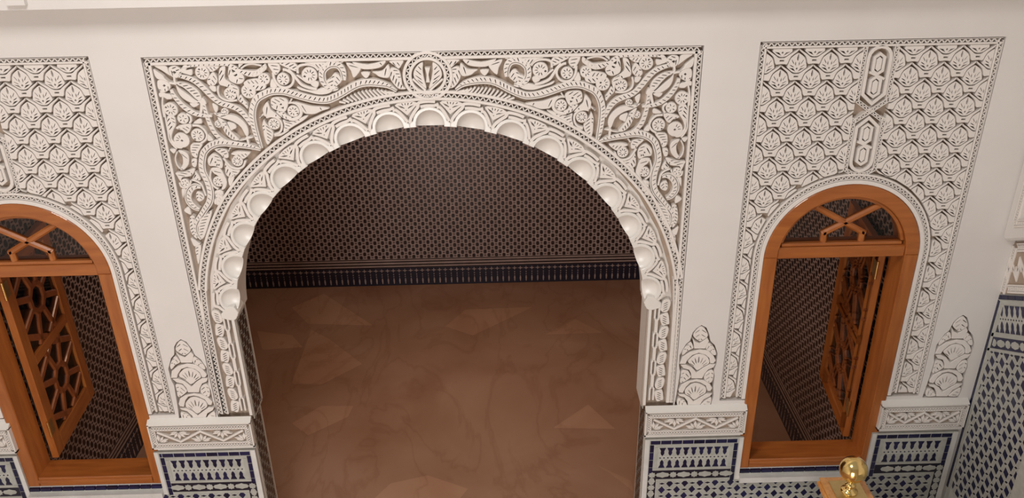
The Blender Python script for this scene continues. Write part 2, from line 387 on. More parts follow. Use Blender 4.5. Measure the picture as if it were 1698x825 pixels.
for nm, x, rz in (('left', -1.396, math.pi/2), ('right', .757, -math.pi/2)):
    y = .02 if nm == 'left' else .185
    t = thing('jamb_mosaic', f'narrow lattice mosaic strip on the inner {nm} jamb of the big arch', 'wall tiles', (x, y, 0), None, rz)
    G().box(0, .165, -.002, .002, 0, 1.185).obj('tile_bed', TN2 if 0 else WT, t, loc=(0, 0, 0))
    G().box(0, .165, -.020, -.016, 1.185, 1.82).obj('upper_bed', WT, t, loc=(0, 0, 0))
    zell(t, rect_hs(.018, .147, .0, 1.18), (0, 3, 0, 16), (.01, 0), .060, .078, 0, -.002, (.0145, .028), False, DK, None, True, (0, 0, 0))
    zell(t, rect_hs(.018, .147, 1.2, 1.8), (0, 3, 14, 24), (.01, 0), .060, .078, 0, -.020, (.0145, .028), False, DK, None, True, (0, 0, 0))

# tiled dado of the courtyard side
def dado_block(xs, xe, label):
    """xs: edge with the star strip, xe: other edge"""
    s = 1 if xe > xs else -1; X = lambda u: xs+s*u; Wd = abs(xe-xs); Y = -.015
    t = thing('tiled_dado', label, 'tiles', ((xs+xe)/2, Y, .3), 'mosaic dado blocks of the courtyard wall'); T = lambda p: [(X(u), z) for u, z in p]
    bx = lambda g, u0, u1, z0, z1, y0, y1: g.box(min(X(u0), X(u1)), max(X(u0), X(u1)), y0, y1, z0, z1)
    bx(G(), 0, Wd, .0, 1.0, Y, 0).obj('tile_bed', GT, t); bx(G(), 0, .026, 0, .998, Y-.003, Y).obj('marble_edge', MB, t)
    bx(G(), Wd-.022, Wd, .70, .998, Y-.003, Y).obj('marble_edge', MB, t)
    def tile(p, m=BL, y0=-.0025, nm='tile'): G().prism(T(p), Y+y0, Y+.002, .0008).obj(nm, m, t)
    z = .988; e0, e1 = .030, Wd-.026
    u = e0
    while u < e1-.01:                        # top row of blue tiles
        v = min(u+random.choice((.058, .06, .063, .03 if random.random() < .2 else .06)), e1); tile([(u+.0018, z-.024), (v-.0018, z-.024), (v-.0018, z), (u+.0018, z)]); u = v
    for k in range(5):
        for ua in ((e0, e1-.024) if k < 4 else (e1-.024,)):
            za = z-.026-.0538*(k+1); tile([(ua, za), (ua+.022, za), (ua+.022, za+.0505), (ua, za+.0505)])
    g = G()
    for (a, b, c, d) in ((e0+.026, e1-.028, .944, .959), (e0+.026, e1-.028, .778, .793), (e0+.026, e0+.045, .795, .942), (e1-.045, e1-.028, .795, .942), (e0+.05, e1-.028, .700, .712), (e0+.048, e0+.060, .3, .698)):
        bx(g, a, b, c, d, Y-.002, Y)
    g.obj('white_frame', WT, t)
    a, b = e0+.050, e1-.050; n = max(1, round((b-a)/.0445)); p = (b-a)/n
    for i in range(n):
        c = a+(i+.5)*p
        for f, z0 in ((1, .797), (-1, .938)):
            q = [(c-.018, z0), (c+.018, z0), (c+.009, z0+f*.022), (c+.0105, z0+f*.036), (c+.007, z0+f*.048), (c, z0+f*.056), (c-.007, z0+f*.048), (c-.0105, z0+f*.036), (c-.009, z0+f*.022)]
            plate(T(q), [], Y-.0025, Y+.002, .0006).obj('tile', BL, t)
        for cc in (c-p/4, c+p/4): tile(diamond(cc, .8665, .0052, .0052), BLK, -.002)
        # pale finials between the pawns
        if i < n-1:
            c2 = c+p/2
            plate(T([(c2-.0035, .80), (c2+.0035, .80), (c2+.011, .815), (c2+.0095, .835), (c2+.0125, .85), (c2, .859), (c2-.0125, .85), (c2-.0095, .835), (c2-.011, .815)]), [], Y-.0016, Y, .0005).obj('pale_tile', WT, t)
            plate(T([(c2-.0035, .935), (c2+.0035, .935), (c2+.011, .92), (c2+.0095, .90), (c2+.0125, .885), (c2, .876), (c2-.0125, .885), (c2-.0095, .90), (c2-.011, .92)]), [], Y-.0016, Y, .0005).obj('pale_tile', WT, t)
    bx(G(), e0, e1-.026, .714, .776, Y-.001, Y).obj('blue_band', DB, t); bx(G(), e0, e0+.046, .3, .714, Y-.001, Y).obj('blue_band', DB, t)
    def star(cu, cz, r=.0215):
        plate(T([(cu+(r if k % 2 == 0 else r*.78)*math.cos(math.pi*k/8), cz+(r if k % 2 == 0 else r*.78)*math.sin(math.pi*k/8)) for k in range(16)]), [], Y-.0035, Y, .0006).obj('star_tile', WT, t)
    def spindle(cu, cz, L, vert=False):
        q = [(-L, 0), (-L*.8, -.012), (-L*.35, -.015), (0, -.021), (L*.35, -.015), (L*.8, -.012), (L, 0), (L*.8, .012), (L*.35, .015), (0, .021), (-L*.35, .015), (-L*.8, .012)]
        plate(T([(cu+(b if vert else a), cz+(a if vert else b)) for a, b in q]), [], Y-.003, Y, .0006).obj('spindle_tile', WT, t)
    star(e0+.022, .745); u = e0+.022
    while u+.095 < e1: spindle(u+.06, .745, .039); u += .12; (u < e1-.05) and star(u, .745)
    zz = .745
    while zz > .45: spindle(e0+.022, zz-.046, .026, True); zz -= .092; star(e0+.022, zz)
    return t
dado_block(.757, 1.305, 'blue and white mosaic dado block between the big arch and the right window')
dado_block(-1.396, -1.952, 'blue and white mosaic dado block between the left window and the big arch')
dado_block(2.500, 2.022, 'blue and white mosaic dado block between the right window and the corner wall')
dado_block(-3.16, -2.700, 'blue and white mosaic dado block left of the left window at the photo edge')
# diamond field under the windows
for (a, b, x0, x1, lab) in ((.850, 2.410, 1.305, 2.022, 'blue diamond mosaic field under the right window'), (-3.08, -1.488, -2.700, -1.952, 'blue diamond mosaic field under the left window')):
    t = thing('diamond_mosaic', lab, 'tiles', ((a+b)/2, -.015, .3), 'diamond mosaic fields under the windows')
    G().box(x0, x1, -.015, 0, 0, .692).obj('tile_bed', GT, t)
    zell(t, rect_hs(a, b, .40, .695), (int(a/.0868)-14, int(b/.0868)+8, 3, 9), (.957-.0868*10, .633-.093*6), .0868, .093, 0, -.016, (.0195, .0265), True)
    sl = thing('window_sill', lab.replace('blue diamond mosaic field', 'white marble sill with a blue tile row'), 'sill', ((x0+x1)/2, -.03, .69))
    G().box(x0, x1, -.042, .0, .692, .728).obj('marble_edge', MB, sl)
    G().box(x0, x1, -.012, .034, .7285, .742).obj('tile_bed', GT, sl)
    u = x0+.002
    while u < x1-.01:
        v = min(u+.062, x1); G().box(u, v-.005, -.016, .0, .7425, .762).obj('tile', BL, sl); u = v
# right courtyard wall: mosaic that climbs with the stair
B_ = math.radians(27.9); TB = math.tan(B_); cb, sb = math.cos(B_), math.sin(B_)
rw = thing('stair_dado', 'blue and white mosaic dado climbing the stair along the right wall', 'tiles', (XR-.010, 0, 0), None, -math.pi/2); O = (0, 0, 0)
H0 = 1.866
def cut(z_off): return [(-TB, 1, H0+z_off)]          # below the sloping line
G().add([(0, 0, 0), (1.6, 0, 0), (1.6, 0, H0+1.6*TB), (0, 0, H0), (0, .01, 0), (1.6, .01, 0), (1.6, .01, H0+1.6*TB), (0, .01, H0)], [(0, 1, 2, 3), (0, 3, 7, 4), (3, 2, 6, 7), (1, 5, 6, 2)]).obj('tile_bed', GT, rw, loc=O)
def rot(s, t_): return (s*cb-t_*sb, H0+s*sb+t_*cb)   # along / across the slope
def rt(name, s0, s1, t0, t1, m, y=-.0025, hs=None):
    p = clip([rot(s0, t0), rot(s1, t0), rot(s1, t1), rot(s0, t1)], hs or [(-1, 0, -.004)])
    if p: return G().prism(p, y, .002, .0006).obj(name, m, rw, loc=O)
s = -.1
while s < .7: rt('tile', s, s+.057, -.026, -.003, BL); s += .059
zc = H0-.03
while zc > .62: G().prism([(.004, zc-.057), (.020, zc-.057), (.020, zc), (.004, zc)], -.0025, .002, .0006).obj('tile', BL, rw, loc=O); zc -= .059
H1 = [(-1, 0, -.026)]; H2 = [(-1, 0, -.055)]
rt('white_frame', -.3, .8, -.052, -.030, WT, -.002, H1)
for i in range(22):
    c = -.12+i*.0445
    for f, z0 in ((1, -.196), (-1, -.056)):
        q = [(c-.018, z0), (c+.018, z0), (c+.009, z0+f*.022), (c+.0105, z0+f*.036), (c+.007, z0+f*.048), (c, z0+f*.058), (c-.007, z0+f*.048), (c-.0105, z0+f*.036), (c-.009, z0+f*.022)]
        p = clip([rot(*k) for k in q], H2)
        if len(p) > 3: plate(p, [], -.0025, .002, .0006).obj('tile', BL, rw, loc=O)
    for cc in (c-.011, c+.011):
        p = clip([rot(*k) for k in diamond(cc, -.126, .0045, .0045)], H2)
        if p: G().prism(p, -.002, .002).obj('dot_tile', BLK, rw, loc=O)
rt('white_frame', -.3, .8, -.220, -.202, WT, -.002, H1); rt('blue_band', -.3, .8, -.282, -.222, BL, -.001, H1); rt('white_frame', -.3, .8, -.298, -.284, WT, -.002, H1)
for i in range(9):
    c = -.06+i*.12
    p = clip([rot(c+.021*math.cos(k*math.pi/4), -.252+.021*math.sin(k*math.pi/4)) for k in range(8)], H2)
    if p: G().prism(p, -.003, .001).obj('star_tile', WT, rw, loc=O)
    p = clip([rot(*k) for k in [(c+.024, -.252), (c+.034, -.265), (c+.06, -.272), (c+.086, -.265), (c+.096, -.252), (c+.086, -.239), (c+.06, -.232), (c+.034, -.239)]], H2)
    if p: G().prism(p, -.003, .001).obj('spindle_tile', WT, rw, loc=O)
G().box(.024, .044, -.002, .001, .5, H0-.1).obj('white_frame', WT, rw, loc=O)
zell(rw, [(-1, 0, -.050), (1, 0, .50), (0, -1, -.62), (-TB, 1, H0-.298/cb)], (-8, 9, -16, 1), rot(0, -.35), .0868, .093, B_, 0, (.0225, .0295), True, loc=O)
# sloping carved frieze above that dado and the thick plaster above it
sf = thing('stair_frieze', 'sloping carved plaster strip above the stair mosaic, at the right photo edge', 'plaster carving', (XR, 0, H0), None, -math.pi/2)
SO = (0, 0, -H0)
g = G(); g.prism([rot(-.3, .004), rot(1.5, .004), rot(1.5, .262), rot(-.3, .262)], -.008, .0); g.v = [v for v in g.v]
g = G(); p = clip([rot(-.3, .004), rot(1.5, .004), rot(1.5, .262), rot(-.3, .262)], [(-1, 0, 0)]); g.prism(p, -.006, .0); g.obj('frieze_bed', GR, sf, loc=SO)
g = G()
for tt in (.03, .235): lattice(g, [rot(.06+tt*.45+.02*i, tt) for i in range(45)], .013, .030, (.008, .010), -.014, -.005, True)
lattice(g, [(.018, H0+.02+.02*i) for i in range(14)], .011, .030, (.006, .008), -.014, -.005, True)
g.obj('lattice_band', CV, sf, loc=SO)

for i in range(9):
    for f in (1, -1):
        c = .07+i*.075
        for a_ in (-.02, .004, .026):
            b0, b1 = (.065, .19) if f > 0 else (.19, .065)
            x_ = c+(.0375 if f < 0 else 0); mz = b0+(b1-b0)*.35
            G().prism([rot(x_, b0), rot(x_+a_*.6+.007, mz), rot(x_+a_, b0+(b1-b0)*.62), rot(x_+a_*.6-.007, mz)], -.013, -.005, .001).obj('leaf', CV, sf, loc=SO)
h_ = lambda u: H0+.272/cb+TB*u
co = thing('plaster_soffit', 'thick smooth plaster with rounded lower corner above the stair, right photo edge', 'plaster', (XR, 0, h_(0)), None, -math.pi/2)
CO = (0, 0, -h_(0)); pr = [(0, h_(0)+.045), (.008, h_(0)+.018), (.03, h_(0)+.012), (1.7, h_(1.7)), (1.7, 3.40), (0, 3.40)]
plate(pr, [], -.078, 0, .012).obj('body', PL, co, loc=CO)
g = G(); lattice(g, [(.075, h_(.075)+.09+.02*i) for i in range(40)], .010, .028, (.006, .008), -.086, -.076, True); lattice(g, [(.07+.02*i, h_(.07+.02*i)+.085) for i in range(40)], .010, .028, (.006, .008), -.0865, -.076, True)
g.obj('lattice_band', CV, co, loc=CO)
# stair with the newel
g = G()
for i in range(9): g.box(1.42, XR-.012, -.35-.3*i-.3, -.35-.3*i, 0, .16*(i+1)+.2)
t = thing('stair', 'marble stair climbing along the right wall, below the photo frame', 'stair', (1.9, -.35, 0)); g.obj('steps', ST, t)
#NEWEL
NX, NY, NZ = 1.327, -1.2, 1.700
nw = thing('newel_post', 'varnished wooden newel post with brass ball and brass cap at bottom right', 'newel post', (NX, NY, 0))
def sq(g, r, z0, z1, b=.004):
    rr = r-b; L = [(rr, z0), (r, z0+b), (r, z1-b), (rr, z1)]; v = []
    for q, z in L: v += [(NX-q, NY-q, z), (NX+q, NY-q, z), (NX+q, NY+q, z), (NX-q, NY+q, z)]
    f = [(3, 2, 1, 0), (12, 13, 14, 15)]
    for k in range(3):
        for i in range(4): a = k*4+i; c = k*4+(i+1) % 4; f.append((a, c, c+4, a+4))
    g.add(v, f)
g = G(); sq(g, .066, .0, NZ-.07); g.obj('shaft', WO, nw)
g = G(); sq(g, .078, NZ-.07, NZ-.045); sq(g, .090, NZ-.045, NZ-.022, .006); sq(g, .083, NZ-.022, NZ-.010); g.obj('cap_moulding', WO, nw)
g = G(); sq(g, .087, NZ-.010, NZ-.004, .003); g.obj('cap_top', WO, nw)
g = G(); sq(g, .060, NZ-.004, NZ+.0015, .002); g.obj('brass_plate', BP, nw)
def lathe(prof, n=48):
    g = G(); v = []; f = []
    for r, z in prof: v += [(NX+r*math.cos(2*math.pi*i/n), NY+r*math.sin(2*math.pi*i/n), z) for i in range(n)]
    for k in range(len(prof)-1):
        for i in range(n): f.append((k*n+i, k*n+(i+1) % n, (k+1)*n+(i+1) % n, (k+1)*n+i))
    return g.add(v, f)
N0 = NZ+.0015
o = lathe([(.0, N0), (.032, N0), (.032, N0+.004), (.022, N0+.009), (.013, N0+.015), (.012, N0+.024), (.019, N0+.028), (.021, N0+.032), (.018, N0+.037), (.010, N0+.041), (.011, N0+.05), (.02, N0+.054), (.022, N0+.058), (.015, N0+.064)]).obj('turned_neck', BR, nw)
for q in o.data.polygons: q.use_smooth = True
rb = .0525; zb = N0+.058+rb*.93
o = lathe([(max(rb*math.sin(math.pi*k/32), 1e-4), zb-rb*math.cos(math.pi*k/32)) for k in range(33)]).obj('ball', BR, o, loc=(0, 0, 0))
for q in o.data.polygons: q.use_smooth = True

#ORNAMENT
CROP = dict(a=(240, 95, 8.25), b=(320, 95, 8.25), c=(260, 170, 8.25), d=(340, 170, 8.25), e=(270, 250, 8.25), g=(280, 330, 8.25),
            h=(430, 140, 8.25), i=(330, 240, 8.25), j=(420, 90, 5.893), k=(540, 80, 6.875), p=(0, 0, 1))
Y0, Y1 = .002, .034
def veins(poly, n=None, k=.0026):            # slanting incised veins either side of the long axis
    best = max(((a, b) for a in poly for b in poly), key=lambda q: (q[0][0]-q[1][0])**2+(q[0][1]-q[1][1])**2)
    a, b = best; L = math.hypot(b[0]-a[0], b[1]-a[1]); t = nrm(b[0]-a[0], b[1]-a[1]); out = []
    n = n or max(2, int(L/.0165))
    if a[1] < b[1] and 0: a, b = b, a
    for q in range(n):
        f = (q+.6)/(n+.2); o = (a[0]+(b[0]-a[0])*f, a[1]+(b[1]-a[1])*f)
        if not inside(*o, poly): continue
        for s in (1, -1):
            if s > 0 and q % 2 and n > 5: pass
            ang = math.radians(52)*s; d = (t[0]*math.cos(ang)-t[1]*math.sin(ang), t[0]*math.sin(ang)+t[1]*math.cos(ang)); r = 0
            while inside(o[0]+d[0]*r, o[1]+d[1]*r, poly) and r < .08: r += .002
            if r > .014: out.append(slot((o[0]+d[0]*(.08*r+.0015), o[1]+d[1]*(.08*r+.0015)), (o[0]+d[0]*r*.86, o[1]+d[1]*r*.86), k))
    return out
pieces = []                                  # (name, outline, slots)
def leaf(cr, pts, holes=(), v=True, nm='leaf'):
    c = CROP[cr]; o = crs([at(*q) for q in P(pts, *c)], 3, True)
    hh = [[at(*q) for q in P(h, *c)] for h in holes]
    sl = veins(o) if v else []
    sl = [q for q in sl if not any(inside(*m, x) for x in hh for m in q) and not any(min(math.hypot(m[0]-w[0], m[1]-w[1]) for m in q for w in x) < .003 for x in hh)]
    pieces.append((nm, o, hh+sl))
def disc(cr, x, y, r, hole=None, n=7, a0=0):
    n += 2
    c = CROP[cr]; X, Z = at(c[0]+x/c[2], c[1]+y/c[2]); R = at(c[0]+(x+r)/c[2], c[1]+y/c[2])[0]-X
    o = arc(X, Z, R, 0, -360, 18)[:-1]; sl = []
    hz = at(c[0]+hole[0]/c[2], c[1]+hole[1]/c[2]) if hole else None
    for q in range(n):
        t = a0+2*math.pi*q/n; A = (X+R*.30*math.cos(t), Z+R*.30*math.sin(t)); B = (X+R*.78*math.cos(t), Z+R*.78*math.sin(t))
        if hz and min(math.hypot(m[0]-hz[0], m[1]-hz[1]) for m in (A, B, ((A[0]+B[0])/2, (A[1]+B[1])/2))) < R*.34: continue
        sl.append(slot(A, B, .0024))
    if hz: sl.append([(hz[0]-R*.2, hz[1]), (hz[0], hz[1]-R*.17), (hz[0]+R*.2, hz[1]), (hz[0], hz[1]+R*.17)])
    pieces.append(('rosette', o, sl))
def vine(cr, pts, wd, dash=True, nm='stem', step=.0165, rim=0, cl=None):
    c = CROP[cr]; q = [at(*t) for t in P(pts, *c)]; wd = wd if isinstance(wd, (list, tuple)) else [wd]*len(q)
    L = crs([(a[0], a[1], w_) for a, w_ in zip(q, wd)], 5); ln = [(x, y) for x, y, _ in L]; n = len(L); l, r = [], []
    for i in range(n):
        a = ln[max(i-1, 0)]; e = ln[min(i+1, n-1)]; t = nrm(e[0]-a[0], e[1]-a[1]); k = L[i][2]
        l.append((ln[i][0]-t[1]*k, ln[i][1]+t[0]*k)); r.append((ln[i][0]+t[1]*k, ln[i][1]-t[0]*k))
    sl = []
    if dash:
        acc = 0
        for i in range(1, n):
            acc += math.hypot(ln[i][0]-ln[i-1][0], ln[i][1]-ln[i-1][1])
            if acc > step and L[i][2] > .005 and i < n-2:
                acc = 0; t = nrm(ln[i][0]-ln[i-1][0], ln[i][1]-ln[i-1][1]); k = L[i][2]*.72; nx, ny = -t[1], t[0]
                sl.append(slot((ln[i][0]-nx*k-t[0]*k*.6, ln[i][1]-ny*k-t[1]*k*.6), (ln[i][0]+nx*k+t[0]*k*.6, ln[i][1]+ny*k+t[1]*k*.6), .0025))
    pieces.append((nm, l+r[::-1], sl))
    if rim:
        o = []
        for i in range(n):
            a = ln[max(i-1, 0)]; e = ln[min(i+1, n-1)]; t = nrm(e[0]-a[0], e[1]-a[1]); k = (L[i][2]+.0052)*rim; o.append((ln[i][0]-t[1]*k, ln[i][1]+t[0]*k))
        pieces.append(('stem_rim', offset(o, .0027)+offset(o, -.0027)[::-1], []))
# main stems
vine('p', '658.5,150.5 644.7,141.8 627.3,137.2 609.8,136 595.3,138.2 582.2,144 569,152.2 554.5,160 540,165 521.8,164 501.5,159.4 484.5,154.3 467.5,150.4 448.8,151 435.3,156.2 424,164 418.5,176 416.5,190 418.6,205 422.4,220 427,234 432.5,246.4',
     [.002, .007, .012, .013, .013, .013, .013, .013, .013, .013, .013, .013, .013, .013, .013, .013, .012, .012, .011, .010, .008, .002], rim=1)
vine('p', '432,247.4 418.8,243.4 403,240.6 388.5,238.4 374,236.4 361.8,236.5 352,239.2 343.5,244.5 336.5,252.5 334,262 333,274 335,286.4 341,298.5 345.5,310.6 347.6,322.7 345.6,334.8 340,344.5 332,357 324.8,367.6 322,378.5 325.5,389.4 332.5,398',
     [.002, .007, .009, .011, .012, .013, .013, .012, .012, .012, .012, .012, .012, .012, .012, .012, .011, .010, .009, .008, .006, .003], rim=1)
vine('p', '292,126 305.5,128.5 317.6,132.6 327.3,138.5 338,148 348,158 358,167 368.5,172.6 380.6,176 392.7,180.8 402,188 409.5,197.5 415,208', [.006, .010, .012, .013, .013, .013, .012, .013, .013, .013, .013, .011, .006])
vine('p', '283,149 287,158 293,166 302,175.6 313,184 325,190 338,192.5 351,193', [.007, .010, .011, .012, .012, .010, .008, .005])
vine('p', '336.5,169 339.5,183 344,198 350,211.5 357,223 367,231.5 380,236', [.006, .009, .010, .011, .011, .009, .004])
# two pointed almonds
leaf('a', '425,345 535,352 640,395 735,470 775,560 750,600 690,570 610,490 520,415 455,385')
leaf('a', '420,380 470,430 590,515 690,590 735,615 680,635 600,615 510,560 450,480')
leaf('a', '610,632 745,640 668,690', v=False); leaf('a', '750,590 800,560 800,640 775,790 745,790 752,660', v=False)
leaf('b', '60,600 130,560 180,640 120,650', v=False)
leaf('b', '255,640 300,650 340,690 320,760 290,745', v=False)
leaf('d', '110,150 240,165 380,178 480,228 560,308 592,400 578,470 545,450 490,350 420,290 330,248 200,210')
leaf('d', '165,210 215,225 285,285 345,385 400,440 465,512 400,520 315,470 250,385 215,300')
leaf('d', '300,272 375,285 415,312 425,350 385,372 350,388 322,330', v=False)
leaf('d', '455,520 540,500 560,470 600,470 660,480 560,515 480,530', v=False); leaf('d', '560,500 590,500 605,575 580,580', v=False)
disc('d', 265, 130, 52, (240, 155), 5); disc('d', 178, 300, 54, (178, 262), 5)
# corner
leaf('a', '120,125 215,112 290,130 322,205 350,262 285,225 215,180', v=False); leaf('a', '112,165 180,210 245,255 272,295 335,352 250,318 170,300 128,245', v=False)
leaf('a', '322,145 400,118 470,150 500,215 455,280 385,280 338,230', ['370,205 400,190 430,205 400,235'])
leaf('a', '168,325 245,315 335,365 345,425 300,470 225,490 175,425', ['240,388 262,372 285,388 262,412'])
leaf('a', '480,180 540,100 580,130 560,180 640,170 640,250 560,235 500,215', v=False); leaf('a', '185,500 240,470 275,500 345,515 370,570 300,580 250,550 200,550', v=False)
vine('a', '250,500 235,600 240,720 262,825', .004, False); vine('c', '88,40 100,150 120,270 145,400 165,510 215,590 270,640', .0035, False)
vine('a', '400,270 405,330 425,370', .005, False); vine('a', '330,355 380,360 430,370', .005, False)
# along the top
vine('b', '-160,150 -80,135 0,118 100,104 220,96 340,98 450,100 540,128 610,172', [.002, .004, .006, .008, .009, .008, .008, .008, .006])
vine('b', '590,170 680,205 770,228 860,225 930,180 990,95', [.004, .010, .014, .013, .011, .004])
vine('b', '650,160 720,112 800,96 880,108 930,120', .004, False); leaf('b', '620,85 680,95 650,125 620,150', v=False)
leaf('b', '130,125 250,118 350,128 310,180 230,205', v=True); disc('b', 122, 215, 98, (80, 168), 7)
leaf('b', '268,205 318,262 332,330 290,388 222,388 186,340 215,262'); leaf('b', '215,402 300,402 312,470 262,468', v=False)
leaf('b', '365,150 438,135 432,285 500,345 588,395 628,450 622,540 604,590 590,500 545,445 440,405 352,370 345,250')
disc('b', 505, 505, 88, (568, 488), 7); vine('b', '340,400 336,470 365,545 440,590 520,602 600,592', .0045, False)
leaf('b', '612,590 645,515 700,590 748,650 742,712 690,660')
leaf('b', '480,140 530,140 625,195 690,260 694,325 640,368 560,358 485,300', ['525,160 580,192 545,215 530,200', '550,248 600,225 605,245 575,268'])
leaf('b', '690,350 760,312 880,296 930,360 990,365 985,430 880,462 800,440 715,410'); disc('b', 755, 470, 100, (785, 455), 7); disc('b', 968, 300, 82, (1010, 305), 6)
leaf('j', '-10,175 60,150 118,108 125,150 60,200 0,228'); leaf('j', '135,88 235,88 262,150 222,205 188,185'); leaf('j', '178,240 232,320 162,325', v=False)
disc('j', 290, 245, 62, (300, 290), 6); vine('j', '190,180 205,250 250,310 310,330 365,310 392,255 375,195 320,158 285,152', .0055, False)
leaf('j', '245,88 405,84 425,170 330,138'); vine('j', '335,150 385,200 425,250 470,300 540,330 620,345', .0062, False)
vine('j', '420,205 470,240 520,275 580,290', .004, False)
leaf('j', '425,320 520,350 600,355 680,330 760,345 810,330 740,385 640,398 540,375 450,350')
vine('j', '432,190 430,135 470,110 540,105 600,125 635,160', .0055, False); leaf('j', '500,84 690,80 730,100 650,160 590,112')
disc('j', 548, 205, 78, (500, 218), 8); leaf('j', '590,262 640,280 620,330 560,300', v=False)
vine('k', '215,370 205,270 160,200 85,175 5,200 -50,270 -45,370 5,440 80,480 140,470', [.006, .011, .012, .013, .013, .012, .011, .009, .006, .003], rim=1)
leaf('k', '95,290 150,310 180,380 120,440 78,490 15,425 8,375 55,340')
vine('k', '60,150 130,175 200,155', .003, False)
leaf('k', '232,165 375,210 395,255 320,340 285,260'); leaf('k', '300,158 480,188 680,142 635,215 520,242 400,236')
leaf('k', '400,280 505,280 460,348', v=False); leaf('k', '530,272 640,262 708,190 732,250 718,338 620,332 570,300')
leaf('k', '722,150 880,142 862,200 830,238 782,200'); leaf('k', '738,232 830,250 862,340 878,430 915,468 840,470 780,420 732,340')
for q in range(14):
    t = q/13; x = 150+560*t; top = 640-(170*math.sin(min(1, t*1.35+.12)*math.pi/2)) if t < .7 else 452+(t-.7)*150
    vine('k', f'{x:.0f},{top+8:.0f} {x+35:.0f},{(top+8+630-t*110)/2:.0f} {x+75:.0f},{632-t*118:.0f}', .0042, False, 'slat')
# between the stem and the arch band
leaf('h', '162,195 250,180 355,198 392,250 372,340 338,378 250,365 172,328 150,262', ['272,272 300,262 308,285 285,292', '290,322 332,308 330,345'])
leaf('h', '45,325 105,240 148,330 172,362 250,420 292,470 180,440 72,440 48,382'); disc('h', 462, 370, 82, (520, 400), 6)
vine('h', '392,262 450,256 510,275 555,330 570,395 545,445 480,478 400,487', [.003, .004, .005, .006, .007, .007, .008, .004], False)
leaf('h', '225,375 330,372 375,425 440,452 400,488 320,465'); leaf('h', '480,252 560,262 700,300 850,310 955,332 850,368 760,408 660,410 600,388')
leaf('h', '318,488 400,520 500,485 668,424 600,500 480,570 385,630 325,655 335,560'); disc('h', 198, 545, 82, (112, 500), 7)
vine('h', '90,455 160,440 240,462 295,520 305,600 270,665 200,692', .005, False); vine('h', '200,710 290,690 400,630', [.002, .005, .002], False)
leaf('h', '60,480 92,540 180,640 188,715 150,790 108,828 70,750 50,650 35,560'); vine('h', '440,200 410,262', .0035, False, 'bridge'); vine('h', '0,462 60,405', .0035, False, 'bridge')
leaf('i', '112,200 172,130 240,142 302,200 322,280 300,330 215,300 132,290', ['205,240 225,228 235,248 215,256', '250,285 275,262 280,295'])
leaf('i', '205,70 300,58 382,88 398,180 335,182 285,138'); leaf('i', '432,130 520,95 640,100 700,110 655,165 600,198 545,165', ['432,180 450,162 470,180 450,195'] if 0 else ())
disc('i', 520, 225, 78, (455, 182), 7); vine('i', '330,185 385,258 445,312 530,332 600,300 632,222', .005, False)
leaf('i', '350,245 400,300 470,345 560,352 505,425 430,450 360,405'); leaf('i', '398,455 480,440 432,568 402,540', v=False)
leaf('i', '155,330 275,325 338,415 378,520 350,605 300,618 325,520 250,430 200,400'); disc('i', 258, 510, 74, (305, 548), 6)
vine('i', '160,350 150,460 190,560 262,612', .0042, False); leaf('i', '212,640 290,645 322,735 280,810 240,828 222,720')
vine('i', '428,45 395,95', .0035, False, 'bridge')
# left column
disc('c', 185, 100, 98, (120, 70), 7); leaf('c', '140,190 230,190 258,300 215,400 200,500 255,560 350,625 280,630 200,560 165,440 130,300')
disc('c', 350, 225, 78, None, 3); vine('c', '395,160 450,195 462,250 440,290', .005, False)
leaf('c', '252,355 330,310 468,302 445,400 400,430 350,388'); disc('c', 555, 450, 92, (520, 505), 7)
vine('c', '480,318 570,325 645,380 680,450 660,515 600,560', .005, False); disc('c', 335, 520, 108, (340, 525), 8)
leaf('c', '490,288 588,222 612,292', v=False); leaf('c', '692,440 770,518 692,528', v=False); leaf('c', '452,600 505,562 622,568 565,680 542,765 470,720')
leaf('c', '172,642 262,645 228,702', v=False); vine('e', '192,20 168,100 188,190 232,250', .0035, False); leaf('e', '205,0 300,20 350,80 350,185 290,262 232,262 268,180 260,80')
leaf('e', '388,125 460,118 450,225 400,212'); leaf('e', '172,305 300,288 420,242 432,282 380,352 258,372 240,430 185,345', ['210,300 260,298 245,318'] if 0 else ())
leaf('e', '440,285 505,370 498,412 400,388 430,330'); disc('e', 298, 445, 60, None, 3); vine('e', '225,440 250,495 310,505 365,470 380,410', .004, False)
vine('e', '515,512 440,500 378,545 352,625 370,700 430,765 500,800', [.004, .010, .012, .012, .012, .010, .004], rim=-1); leaf('e', '462,562 545,592 562,660 495,700 452,650')
vine('e', '390,402 465,425 525,470 555,540 585,620', .0045, False); leaf('e', '250,532 310,520 290,600 270,650', v=False); leaf('e', '732,542 820,565 802,680 720,742 692,700 722,610')
leaf('g', '270,110 302,218 202,162', v=False); leaf('g', '285,245 350,250 340,400 385,545 322,500 282,400'); leaf('g', '440,262 560,170 585,190 540,350 482,520 432,540 398,420 412,300')
leaf('g', '298,535 400,600 425,622 350,655 312,600', v=False); leaf('g', '355,662 435,640 428,780 400,900 372,800')
# middle panel
ap = thing('carved_arch_surround', 'large white carved plaster panel of curling stems and leaves around the big scalloped arch', 'plaster carving', (CX, .03, 1.22))
cnt = {}
for side in (0, 1):
    for n_, (nm, o, hs) in enumerate(pieces):
        y = Y0+(n_ % 7)*.0005
        if side: o = [(2*XM-x, z) for x, z in o]; hs = [[(2*XM-x, z) for x, z in q] for q in hs]
        if nm == 'stem': y -= .0012
        plate(o, hs, y, Y1, .0024 if nm != 'stem_rim' else .001).obj(nm, CV, ap)
